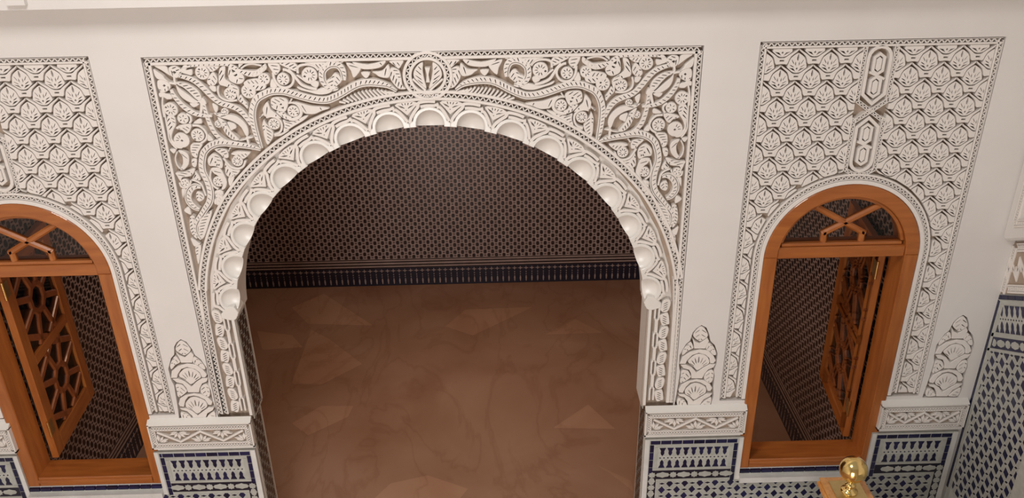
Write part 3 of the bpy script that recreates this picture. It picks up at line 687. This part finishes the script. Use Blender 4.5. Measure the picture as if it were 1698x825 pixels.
# medallion
mx_, mz_ = at(540+1163/6.875, 80+318/6.875)
g = G(); C_ = arc(mx_, mz_, .091, 0, 360, 60); lattice(g, C_, .0075, .026, (.0, .0), .001); g.sweep(arc(mx_, mz_, .1045, 0, 360, 48)[:-1], .0065, -.0012, Y1, closed=True)
g.sweep(arc(mx_, mz_, .078, 0, 360, 48)[:-1], .0065, -.0008, Y1, closed=True); g.obj('medallion_ring', CV, ap)
for s in (0, 1):
    o = [(1108, 165), (1060, 185), (1012, 245), (1002, 320), (1050, 380), (1148, 465), (1122, 350), (1106, 250)]
    o = [((2*1163-x) if s else x, y) for x, y in o]; o = crs([at(540+x/6.875, 80+y/6.875) for x, y in o], 3, True)
    vv = [slot(*[at(540+((2*1163-x) if s else x)/6.875, 80+y/6.875) for x, y in q], .0026) for q in (((1092, 250), (1052, 205)), ((1094, 310), (1022, 245)), ((1100, 365), (1018, 305)), ((1112, 410), (1045, 355)))]
    plate(o, vv, .001, Y1, .002).obj('leaf', CV, ap)
    o = [(985, 362), (1000, 345), (1148, 475), (1130, 492)]
    o = [((2*1163-x) if s else x, y) for x, y in o]; plate([at(540+x/6.875, 80+y/6.875) for x, y in o], [], .003, Y1, .001).obj('leaf', CV, ap)
plate([at(540+x/6.875, 80+y/6.875) for x, y in [(1128, 225), (1190, 225), (1172, 310), (1188, 395), (1142, 395), (1150, 310)]], [], .006, Y1, .002).obj('bud', CV, ap)
# frame lattice of the panel and the arch band
PX0, PX1, PZ1 = -1.566, .902, 3.168
ra = lambda d: 1.180+.030*min(1, abs(d)/55)**2
AR = [(CX+.006+ra(d)*math.sin(math.radians(d)), CZ+ra(d)*math.cos(math.radians(d))) for d in [-80+160*i/110 for i in range(111)]]
g = G(); lattice(g, AR, .0095, .026, (.013, .013), .0); g.obj('arch_lattice_band', CV, ap)
g = G(); q = .014
lattice(g, [(PX0+.016, 1.235), (PX0+.016, PZ1-q-.012)], .0085, .026, (.004, .013), .001); lattice(g, [(PX1-.016, 1.235), (PX1-.016, PZ1-q-.012)], .0085, .026, (.013, .004), .001)
lattice(g, [(PX0+.012, PZ1-.016), (mx_-.06, PZ1-.016)], .0085, .026, (.004, .013), .001); lattice(g, [(mx_+.06, PZ1-.016), (PX1-.012, PZ1-.016)], .0085, .026, (.004, .013), .001)
lattice(g, [(mx_-.06, PZ1-.016), (mx_+.06, PZ1-.016)], .0085, .026, (.004, 0), .0015)
g.obj('border_lattice', CV, ap)
# scalloped ring: one unit, then sixteen turned copies
def wrp(s, t): a = s/(RI+.04); return (CX+(RI+t)*math.sin(a), CZ+(RI+t)*math.cos(a))
STEP = math.radians(10.22); hw = STEP*(RI+.04)/2
ux = lambda x, y: ((x-645)/4450, (690-y)/4170)
shell = G(); v = []; f = []; NB = 14; RBW, RBH, RD = .066, .068, .034
for i in range(NB+1):
    ph = math.pi*i/NB
    for j in range(9):
        th = math.pi/2*j/8; v.append((*wrp(RBW*math.cos(ph)*math.cos(th), RBH*math.sin(ph)*math.cos(th)-.014*math.sin(th)), RD*math.sin(th)))
v = [(x, y+.004, z) for x, z, y in v]
for i in range(NB):
    for j in range(8): a = i*9+j; f.append((a, a+1, a+10, a+9))
shell.add(v, f); shm = shell.mesh('shell_niche'); shm.materials.append(SH)
for p_ in shm.polygons: p_.use_smooth = True
def half(rw_, rh_, n=14): return [(rw_*math.cos(math.pi*i/n), rh_*math.sin(math.pi*i/n)) for i in range(n+1)]
rimo = [(hw, -.008), (hw, .012), (hw-.008, .028)]+[(x, z+.003) for x, z in half(.0835, .083)[2:-2]]+[(-hw+.008, .028), (-hw, .012), (-hw, -.008)]
rimi = [(-RBW, -.008)]+half(RBW, RBH)[::-1]+[(RBW, -.008)]
o_ = [p for p in rimo]+rimi
rimm = plate([(hw, -.008), (hw, .010)]+[(x, z+.004) for x, z in half(.0815, .0795)[1:-1]]+[(-hw, .010), (-hw, -.008)]+rimi, [], .0, .05, .003, None, wrp).mesh('scallop_rim'); rimm.materials.append(SH)
bedm = plate([(hw, 0), (hw, .135), (-hw, .135), (-hw, 0)]+[(-RBW, 0)]+half(RBW, RBH)[::-1][1:-1]+[(RBW, 0)], [], .032, .0425, 0, None, wrp).mesh('scallop_bed'); bedm.materials.append(CV)
def rib(pts, k, y=.001): 
    q = crs([ux(*p) for p in P(pts)], 3); return offset(q, k)+offset(q, -k)[::-1]
g = G()
for s_, k in (('225,640 262,540 312,470 372,395 425,335 447,262 520,240 640,232 765,240', .0072), ('478,335 600,318 740,318 832,292', .0066), ('1062,640 1100,545 1180,440 1255,350', 0), ('792,352 855,352 940,440 1005,540 1048,612', .0066)):
    if k: plate(rib(s_, k), [], .002, .033, .0012, g, wrp)
strm = g.mesh('strapwork'); strm.materials.append(CV)
plo = [ux(*p) for p in P('850,262 900,222 1050,205 1200,212 1290,250 1265,300 1180,375 1058,480 960,375')]
pls = [[ux(*p) for p in P(s_)] for s_ in ('905,262 985,292 1035,330 1020,342 960,318', '1090,338 1140,305 1225,285 1160,322 1100,350', '1036,372 1068,372 1052,392')]+[slot(ux(*a), ux(*b), .0022) for a, b in (((1054, 232), (1054, 285)), ((990, 228), (1012, 290)), ((1118, 232), (1096, 290)), ((1195, 235), (1150, 268)))]
palm = plate(plo, pls, .003, .033, .0014, None, wrp).mesh('palmette'); palm.materials.append(CV)
for k in range(-8, 9):
    a = k*STEP
    for nm, me in (('scallop_bed', bedm), ('scallop_rim', rimm), ('shell_niche', shm), ('strapwork', strm), ('palmette', palm)):
        if k == 8 and nm in ('strapwork', 'palmette'): 
            if nm == 'palmette': continue
        o = bpy.data.objects.new(nm, me); COL.objects.link(o); o.parent = ap
        o.matrix_local = Matrix.Translation(-Vector(ap.location)) @ Matrix.Translation((CX, 0, CZ)) @ Matrix.Rotation(a, 4, 'Y') @ Matrix.Translation((-CX, 0, -CZ))
# feet of the arch and the legs below
for s in (1, -1):
    M_ = (lambda x: x) if s == 1 else (lambda x: 2*CX-x)
    X = lambda pts: [(M_(x), z) for x, z in pts]
    plate(X([(-1.378, 1.822), (-1.366, 1.83), (-1.350, 1.865), (-1.367, 1.90), (-1.40, 1.90), (-1.44, 1.86), (-1.44, 1.835), (-1.40, 1.822)]), [], -.001, .10, .003).obj('arch_foot', SH, ap)
    plate(X([(-1.378, 1.222), (-1.378, 1.84), (-1.394, 1.84), (-1.394, 1.222)]), [], .0, .034, .002).obj('plain_edge', SH, ap)
    g = G(); lattice(g, X([(-1.520, 1.235), (-1.520, 1.60), (-1.518, 1.80), (-1.513, 1.92), (-1.505, 2.0)]), .0085, .026, (.007, .007), .001); g.obj('leg_lattice', CV, ap)
    z = 1.25
    for q in range(7):                       # long stepped straps
        for dx in (0, .014):
            sh = .011*((q+ (dx > 0)) % 2); L = [(-1.412-dx-sh*.6, z+.004), (-1.412-dx-sh*.6, z+.078), (-1.412-dx-(.011-sh)*.6, z+.088)]
            L = X(L); g = G(); g.sweep(L, .0048, .002, .034); g.obj('strap', CV, ap)
        z += .086
    z = 1.243
    for q in range(8):                       # chain of small leaves
        c = -1.463; w_ = .026; f = 1 if q % 2 else -1
        o = crs(X([(c-w_, z+.035+f*.02), (c-w_*.55, z+.008), (c+w_*.4, z+.002), (c+w_, z+.04-f*.018), (c+w_*.5, z+.07), (c-w_*.6, z+.076)]), 3, True)
        ls = [slot(*X([(c-w_*.45, z+zz_+f*.007), (c+w_*.5, z+zz_-f*.007)]), .003) for zz_ in (.017, .030, .043, .056)]; plate(o, ls, .003, .034, .002).obj('leaf', CV, ap)
        z += .080

# window surrounds
CUP = P('-20,0 20,0 70,-6 84,12 98,60 118,100 154,132 190,160 213,186 213,204 188,184 144,156 100,126 60,94 34,80 -34,80 -60,94 -100,126 -144,156 -188,184 -213,204 -213,186 -190,160 -154,132 -118,100 -98,60 -84,12 -70,-6')
CUPS = [P('-32,36 32,36 32,58 -32,58')]
PLM = P('0,94 34,98 66,112 102,142 132,168 128,196 118,230 108,268 88,304 52,334 12,360 -12,360 -52,334 -88,304 -108,268 -118,230 -128,196 -132,168 -102,142 -66,112 -34,98')
PLS = [P(q) for q in ('14,112 50,130 108,166 46,156', '-14,112 -46,156 -108,166 -50,130', '0,136 16,152 0,172 -16,152', '8,262 15,300 6,348 -6,348 -15,300 -8,262', '18,190 34,212 28,254 17,225', '-18,190 -17,225 -28,254 -34,212')]
PLL = [((40, 170), (104, 208)), ((44, 214), (84, 280)), ((-40, 170), (-104, 208)), ((-44, 214), (-84, 280))]
KU = .1445/436
PLS += [slot(a, b, 6.5) for a, b in PLL]
def scl(p, s=KU): return [(x*s, y*s) for x, y in p]
cupm = plate(scl(CUP), [scl(q) for q in CUPS], .001, .034, .0016).mesh('scallop_band'); cupm.materials.append(CV)
plmm = plate(scl(PLM), [scl(q) for q in PLS], .004, .034, .0016).mesh('palmette'); plmm.materials.append(CV)
def surround(k, label):
    c = WC[k]; x0, x1 = WP[k]; z1 = 3.178
    t = thing('carved_window_surround', label, 'plaster carving', (c, .03, 1.24), 'carved window surrounds')
    xm = (x0+x1)/2
    R_ = .447; R2_ = .447
    base = rect_hs(x0+.034, x1-.034, 1.262, z1-.034)
    def cell(cx, cz, side):
        lo = min(p[0] for p in scl(CUP))+cx; hi = -lo+2*cx
        if hi < x0+.034 or lo > x1-.034 or cz+.14 < 1.262 or cz-.01 > z1-.034: return
        if cz > 2.42:
            hs = base+([(1, 0, xm-.078)] if side < 0 else [(-1, 0, -xm-.078)])
        else: hs = base+([(1, 0, c)] if side < 0 else [(-1, 0, -c)])
        for nm, me, poly, sl, y in (('scallop_band', cupm, CUP, CUPS, .001), ('palmette', plmm, PLM, PLS, .004)):
            w0 = [(cx+x, cz+z) for x, z in scl(poly)]
            gx = sum(p[0] for p in w0)/len(w0); gz = sum(p[1] for p in w0)/len(w0)
            h2 = list(hs)
            if gz > 2.106:
                dx, dz = gx-c, gz-2.106; L = math.hypot(dx, dz)
                if L < R_-.02: 
                    if L < R_-.05: continue
                n = (dx/L, dz/L); h2.append((-n[0], -n[1], -(n[0]*c+n[1]*2.106+R_)))
            else: h2.append((1, 0, c-R_) if gx < c else (-1, 0, -(c+R_)))
            if cz <= 2.6 and cz > 2.42 : pass
            q = clip(w0, h2)
            if len(q) < 3 or abs(area2(q)) < .0006: continue
            if len(q) == len(w0) and abs(area2(q)-area2(w0)) < 1e-7: link(nm, me, t, None, Vector((cx, 0, cz))-t.location)
            else:
                s2 = []
                for p in ([scl(u) for u in sl]):
                    p = [(cx+x, cz+z) for x, z in p]
                    if all(inside(*r, q) for r in p) and len(clip(p, h2)) == len(p) and all(a*r[0]+b*r[1] < cc-.002 for a, b, cc in h2 for r in p): s2.append(p)
                try: plate(q, s2, y, .034, .0014).obj(nm, CV, t)
                except Exception: pass
    for side in (-1, 1):
        for j in range(-3, 28):
            for i in range(-1, 6):
                dx = .105+.1445*i+(.07225 if j % 2 else 0); cx = x0+dx if side < 0 else 2*xm-(x0+dx)
                cz = 3.076-.0725*j
                if (side < 0 and cx > xm+.08) or (side > 0 and cx < xm-.08): continue
                if k and cx < -2.72: continue
                cell(cx, cz, side)
    g = G()
    lattice(g, [(x0+.015, 1.255), (x0+.015, z1-.015)], .008, .026, (.003, .009), .001); lattice(g, [(x1-.015, 1.255), (x1-.015, z1-.015)], .008, .026, (.009, .003), .001)
    lattice(g, [(x0+.012, z1-.015), (x1-.012, z1-.015)], .008, .026, (.003, .009), .001)
    g.obj('border_lattice', CV, t)
    g = G(); pa = [(c-.420, 1.262), (c-.420, 2.09)]+arc(c, 2.106, .420, -90, 90, 40)+[(c+.420, 2.09), (c+.420, 1.262)]
    lattice(g, pa, .0075, .024, (.010, .004), .0); g.sweep([(p[0], p[1]) for p in [(c-.397, 1.25), (c-.397, 2.09)]+arc(c, 2.106, .397, -90, 90, 40)+[(c+.397, 2.09), (c+.397, 1.25)]], .0095, -.004, .06)
    g.obj('arch_lattice_band', CV, t)
    # cartouches
    g = G()
    for s in (-1, 1): lattice(g, [(xm+s*.070, 3.15), (xm+s*.070, 2.90)], .006, .022, (.004, .004), .001); lattice(g, [(xm+s*.070, 2.82), (xm+s*.070, 2.56)], .006, .022, (.004, .004), .001); lattice(g, [(xm-s*.070, 2.90), (xm, 2.85), (xm+s*.070, 2.80)], .006, .022, (.004, .004), .0014 if s > 0 else .0)
    lattice(g, [(xm-.07, 2.565), (xm-.03, 2.542), (xm+.03, 2.542), (xm+.07, 2.565)], .006, .022, (.004, .004), .001)
    g.obj('cartouche_lattice', CV, t)
    for up, za, zb in ((1, 3.145, 2.885), (0, 2.818, 2.558)):
        m = (za+zb)/2; fl = (lambda z: z) if up else (lambda z: 2*m-z); r = .050
        o = [(xm-r, zb+.045), (xm, zb), (xm+r, zb+.045)]+[(xm+r*math.cos(a_*math.pi/8), za-r+r*math.sin(a_*math.pi/8)) for a_ in range(9)]
        o = [(x, fl(z)) for x, z in o]
        G().sweep(o, .0075, .001, .034, closed=True).obj('cartouche_ring', CV, t)
        for s in (1, -1):
            cz = m+s*.052; q = [(xm-.022, cz-.030), (xm, cz-.046), (xm+.022, cz-.030), (xm+.022, cz+.030), (xm, cz+.046), (xm-.022, cz+.030)]
            G().sweep(q, .0062, .001, .034, closed=True).obj('inner_ring', CV, t)
            plate([(xm+(x-xm)*.55, cz+(z-cz)*.72) for x, z in q], [], .003, .034, .001).obj('plain_field', CV, t)
        G().sweep([(xm-.036, m+.016), (xm+.036, m-.016)], .0055, .0005, .034).obj('cross_strap', CV, t)
    return t
surround(0, 'carved plaster surround of the right window, covered in rows of small scalloped palmettes')
surround(1, 'carved plaster surround of the left window, cut off by the left photo edge')

# finials set in the piers
FP = [('leaf', '92,138 102,92 140,52 190,80 232,132 226,160 190,188 165,190 120,165', 1), ('neck', '92,160 130,195 178,212 235,160 262,190 248,262 142,262 130,230', 0),
 ('wing', '38,288 60,230 92,202 128,245 130,262 90,285 52,325', 1), ('wing', '262,208 320,242 360,290 372,322 345,322 300,288 255,262', 1),
 ('band', '48,405 55,340 110,295 200,270 285,280 352,330 388,375 372,400 342,400 318,352 275,322 200,302 145,322 112,370 105,405', 0),
 ('fan', '122,378 160,330 202,312 262,322 308,352 332,398 290,428 240,465 198,438 150,408', 2),
 ('cup', '62,415 112,412 180,440 240,488 290,440 342,408 396,408 385,440 342,460 320,500 312,542 208,542 192,500 158,462 100,448', 0),
 ('leaf', '92,468 150,472 188,512 195,540 120,588 98,520', 1), ('leaf', '330,492 370,462 404,482 418,550 398,585 332,548', 1),
 ('band', '120,650 132,600 180,570 262,550 342,562 400,592 438,632 430,660 402,660 368,610 310,582 262,572 210,582 182,620 170,678 132,672', 0),
 ('fan', '185,648 222,600 270,585 330,602 378,632 388,678 348,708 298,742 250,710 200,690', 2),
 ('cup', '130,692 190,692 250,720 300,760 350,722 402,684 455,684 440,712 390,742 368,802 262,802 245,762 200,722 150,708', 0),
 ('leaf', '140,730 200,742 238,778 244,798 160,798', 1), ('leaf', '378,798 392,770 412,748 458,722 465,796', 1)]
FL_ = ['slender carved palmette finial on the pier between the left window and the big arch', 'slender carved palmette finial on the pier between the big arch and the right window', 'slender carved palmette finial between the right window and the corner']
for k, (dx, dz) in enumerate(FINDX):
    t = thing('carved_finial', FL_[k], 'plaster carving', (-1.67+dx, .03, 1.21+dz), 'carved finials on the piers')
    for n_, (nm, pts, vv) in enumerate(FP):
        o = [at(*q) for q in P(pts, 275, 555, 5.69)]; o = [(x+dx, z+dz) for x, z in (crs(o, 3, True) if vv else o)]; sl = []
        if vv == 1: sl = veins(o, 3)
        if vv == 2:
            bx_, bz = at(275+(240 if n_ < 8 else 298)/5.69, 555+(452 if n_ < 8 else 728)/5.69); bx_ += dx; bz += dz
            for q in range(9):
                a_ = math.radians(-68+17*q); r = .0
                while inside(bx_+math.sin(a_)*r, bz+math.cos(a_)*r, o) or r < .012: r += .002
                A, B = (bx_+math.sin(a_)*max(.022, r*.38), bz+math.cos(a_)*max(.022, r*.38)), (bx_+math.sin(a_)*r*.84, bz+math.cos(a_)*r*.84)
                if inside(*A, o) and inside(*B, o): sl.append(slot(A, B, .0042 if q == 4 else .0026))
        plate(o, sl, -.001+(n_ % 4)*.0006, .034, .0018).obj(nm, CV, t)

# friezes on the piers
def frieze(x0, x1, label):
    z0, z1, Y = 1.030, 1.192, -.030
    t = thing('carved_frieze_block', label, 'plaster carving', ((x0+x1)/2, Y, z0), 'carved frieze blocks on the piers')
    # core: flat face, sloping ledge on top
    v = [(x0, Y+.022, z0), (x1, Y+.022, z0), (x1, Y+.022, z1), (x0, Y+.022, z1), (x0+.004, .0, z1+.024), (x1-.004, .0, z1+.024), (x0, .0, z0), (x1, .0, z0)]
    G().add(v, [(0, 1, 2, 3), (3, 2, 5, 4), (0, 3, 4, 6), (1, 7, 5, 2), (0, 6, 7, 1)]).obj('block', SH, t)
    v = [(x0, Y, z1-.004), (x1, Y, z1-.004), (x1, Y, z1+.004), (x0, Y, z1+.004), (x0, .0, z1+.026), (x1, .0, z1+.026), (x1, 0, z1-.004), (x0, 0, z1-.004)]
    G().add(v, [(0, 1, 2, 3), (3, 2, 5, 4), (0, 3, 4, 7), (1, 6, 5, 2), (0, 7, 6, 1)]).obj('ledge', SH, t)
    G().box(x0, x1, Y, -.001, z0, z0+.010).box(x0, x0+.008, Y, -.001, z0, z1+.002).box(x1-.008, x1, Y, -.001, z0, z1+.002).obj('edge_fillet', SH, t)
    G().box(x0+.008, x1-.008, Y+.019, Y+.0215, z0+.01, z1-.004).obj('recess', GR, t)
    g = G(); yy = Y-.001; m = .022
    for pa in ([(x0+m, z0+m+.002), (x1-m, z0+m+.002)], [(x1-m, z1-m), (x0+m, z1-m)], [(x0+m, z1-m), (x0+m, z0+m)], [(x1-m, z0+m), (x1-m, z1-m)]):
        lattice(g, pa, .009, .030, (.006, .003), yy, Y+.0195, True, .0019)
    g.obj('lattice_band', CV, t)
    a, b = x0+.046, x1-.046; n = max(2, round((b-a)/.105)); p = (b-a)/n; zz = [z0+.049, z1-.046]
    q = [(a+p*i, zz[(i+1) % 2] if 0 else (zz[0] if i % 2 else zz[1])) for i in range(n+1)]
    G().sweep(q, .0062, Y-.001, Y+.0195).obj('zigzag_strap', CV, t)
    h = zz[1]-zz[0]
    for i in range(n):
        cx = a+p*i+(p if 0 else 0)
    for i in range(n+1):
        f = 1 if i % 2 == 0 else -1; cx = a+p*i; zb = zz[0] if f > 0 else zz[1]
        for ang, L, w_ in ((0, .74, .015), (-36, .66, .013), (36, .66, .013), (-68, .84, .013), (68, .84, .013), (-84, .62, .008), (84, .62, .008)):
            if (i == 0 and ang < 0) or (i == n and ang > 0): continue
            r = math.radians(ang); d = (math.sin(r), math.cos(r)*f); o_ = (cx+d[0]*.006, zb+d[1]*.004)
            L *= h*(1 if abs(ang) < 60 else .95); nx, nz = -d[1]*w_*.62, d[0]*w_*.62
            o = [o_, (o_[0]+d[0]*L*.5+nx, o_[1]+d[1]*L*.5+nz), (o_[0]+d[0]*L, o_[1]+d[1]*L), (o_[0]+d[0]*L*.5-nx, o_[1]+d[1]*L*.5-nz)]
            G().prism(o, Y-.0005, Y+.0195, .001).obj('leaf', CV, t)
    return t
frieze(.748, 1.300, 'white carved frieze block between the big arch and the right window')
frieze(-1.945, -1.388, 'white carved frieze block between the left window and the big arch')
frieze(2.036, 2.512, 'white carved frieze block between the right window and the corner wall')
frieze(-3.155, -2.685, 'white carved frieze block left of the left window at the photo edge')

# windows
def window(k, name, open_deg, hinge):
    c = WC[k]; w_ = struct(bpy.data.objects.new(name, None)); COL.objects.link(w_); w_.location = (c, .1, .767)
    def obj(g, nm, m): return g.obj(nm, m, w_)
    Ro, Ri, zt, zb = .386, .318, 2.106, .768; yf, yb = -.004, .150
    # arched head and stiles
    oc = arc(c, zt, Ro, -90, 90, 32); ic = arc(c, zt, Ri, 90, -90, 28)
    obj(plate(oc+ic, [], yf, yb, .005), 'arched_head', WH)
    for s in (-1, 1):
        x0, x1 = sorted((c+s*Ri, c+s*Ro)); obj(plate([(x0, zb), (x1, zb), (x1, zt), (x0, zt)], [], yf, yb, .005), 'stile', WD)
    obj(plate([(c-Ri, zb), (c+Ri, zb), (c+Ri, zb+.058), (c-Ri, zb+.058)], [], yf+.002, yb, .006), 'bottom_rail', WH)
    g = G(); g.sweep([(c-Ri, zb+.034), (c+Ri, zb+.034)], .010, yf-.004, yf+.004, .003); obj(g, 'rail_moulding', WH)
    obj(plate([(c-Ri, zt-.012), (c+Ri, zt-.012), (c+Ri, zt+.050), (c-Ri, zt+.050)], [], yf+.010, yb-.03, .006), 'transom', WH)
    g = G(); g.sweep(arc(c, zt, Ri-.008, -76, 76, 30), .009, .016, .05, .005); g.sweep([(c-Ri+.02, zt+.058), (c+Ri-.02, zt+.058)], .009, .016, .05, .005); obj(g, 'bead', WH)
    # muntins
    dx = c-WC[0]; A = lambda x, z: (x+dx, z)
    J = dict(m=(1.683, 2.265), tl=(1.545, 2.352), tr=(1.815, 2.352), jl=(1.585, 2.222), jr=(1.775, 2.222), fl=(1.588, 2.150), fr=(1.775, 2.150))
    for a, b in (('tl', 'jr'), ('tr', 'jl'), ('jl', 'fl'), ('jr', 'fr')):
        p, q = J[a], J[b]; t = nrm(q[0]-p[0], q[1]-p[1]); k0, k1 = (.026 if a[0] == 't' else .009), .012; p = (p[0]-t[0]*k0, p[1]-t[1]*k0); q = (q[0]+t[0]*k1, q[1]+t[1]*k1)
        g = G(); g.sweep([A(*p), A(*q)], .0155, .022, .05, .009); obj(g, 'muntin', WH)
    g = G(); pp = arc(c, zt, Ri-.004, -85, 85, 24); g.prism(pp, .040, .044); obj(g, 'pane', GL)
    # casement, opened inwards
    cs = bpy.data.objects.new('casement', None); COL.objects.link(cs); cs.parent = w_
    hx = c+(.300 if hinge > 0 else -.268); hx += .006*(hinge > 0); hy = .157
    cs.location = Vector((hx, hy, .84))-w_.location; cs.rotation_euler = (0, 0, open_deg)
    W_, H_ = .62, 1.222; z0 = (0, 0, 0)
    # local: x from hinge along the leaf
    def lg(g, nm, m): return g.obj(nm, m, cs, loc=z0)
    def lp(x0, x1, za, zb2, nm, m): return lg(plate([(x0, za), (x1, za), (x1, zb2), (x0, zb2)], [], 0, .036, .004), nm, m)
    lp(.0, .085, 0, H_, 'leaf_stile', WD); lp(W_-.085, W_, 0, H_, 'leaf_stile', WD); lp(.085, W_-.085, 0, .11, 'leaf_rail', WH); lp(.085, W_-.085, H_-.09, H_, 'leaf_rail', WH); 
    lp(.085, W_-.085, .58, .64, 'leaf_rail', WH)
    def bar(p, q, nm='lattice_bar'): g = G(); g.sweep([p, q], .019, .004, .032, .006); lg(g, nm, WK)
    for za, zb2 in ((.11, .58), (.64, H_-.09)):
        xc, zc = W_/2, (za+zb2)/2; R = .085; oct_ = [(xc+R*math.cos(math.pi/8+i*math.pi/4), zc+R*math.sin(math.pi/8+i*math.pi/4)) for i in range(8)]
        for i in range(8): bar(oct_[i], oct_[(i+1) % 8])
        for i in range(8):
            a_ = math.pi/8+i*math.pi/4; d = (math.cos(a_), math.sin(a_)); r = min((xc-.085)/abs(d[0]) if abs(d[0]) > .01 else 9, (zc-za)/abs(d[1]) if abs(d[1]) > .01 else 9); bar(oct_[i], (xc+d[0]*r, zc+d[1]*r))
        for sx in (-1, 1):
            for sz in (-1, 1): bar((xc+sx*.02, zc+sz*(zc-za)), (xc+sx*(xc-.085), zc+sz*.13))
        lg(G().box(.08, W_-.08, .016, .020, za-.005, zb2+.005), 'pane', GL)
    for za in (.16, H_-.17):
        g = G(); g.box(-.004, .045, -.0035 if hinge < 0 else .036, 0.0 if hinge < 0 else .0395, za, za+.09); lg(g, 'hinge', BP)
        g = G(); n = 12; v = [(-.006+.007*math.cos(2*math.pi*i/n), .0+(.036 if hinge > 0 else 0)+.007*math.sin(2*math.pi*i/n), z) for z in (za-.006, za+.096) for i in range(n)]
        g.add(v, [tuple(range(n))[::-1], tuple(range(n, 2*n))]+[(i, (i+1) % n, n+(i+1) % n, n+i) for i in range(n)]); lg(g, 'hinge_pin', BR)
    return w_
window(0, 'window_1', math.radians(83), 1)
window(1, 'window_2', math.radians(95), -1)
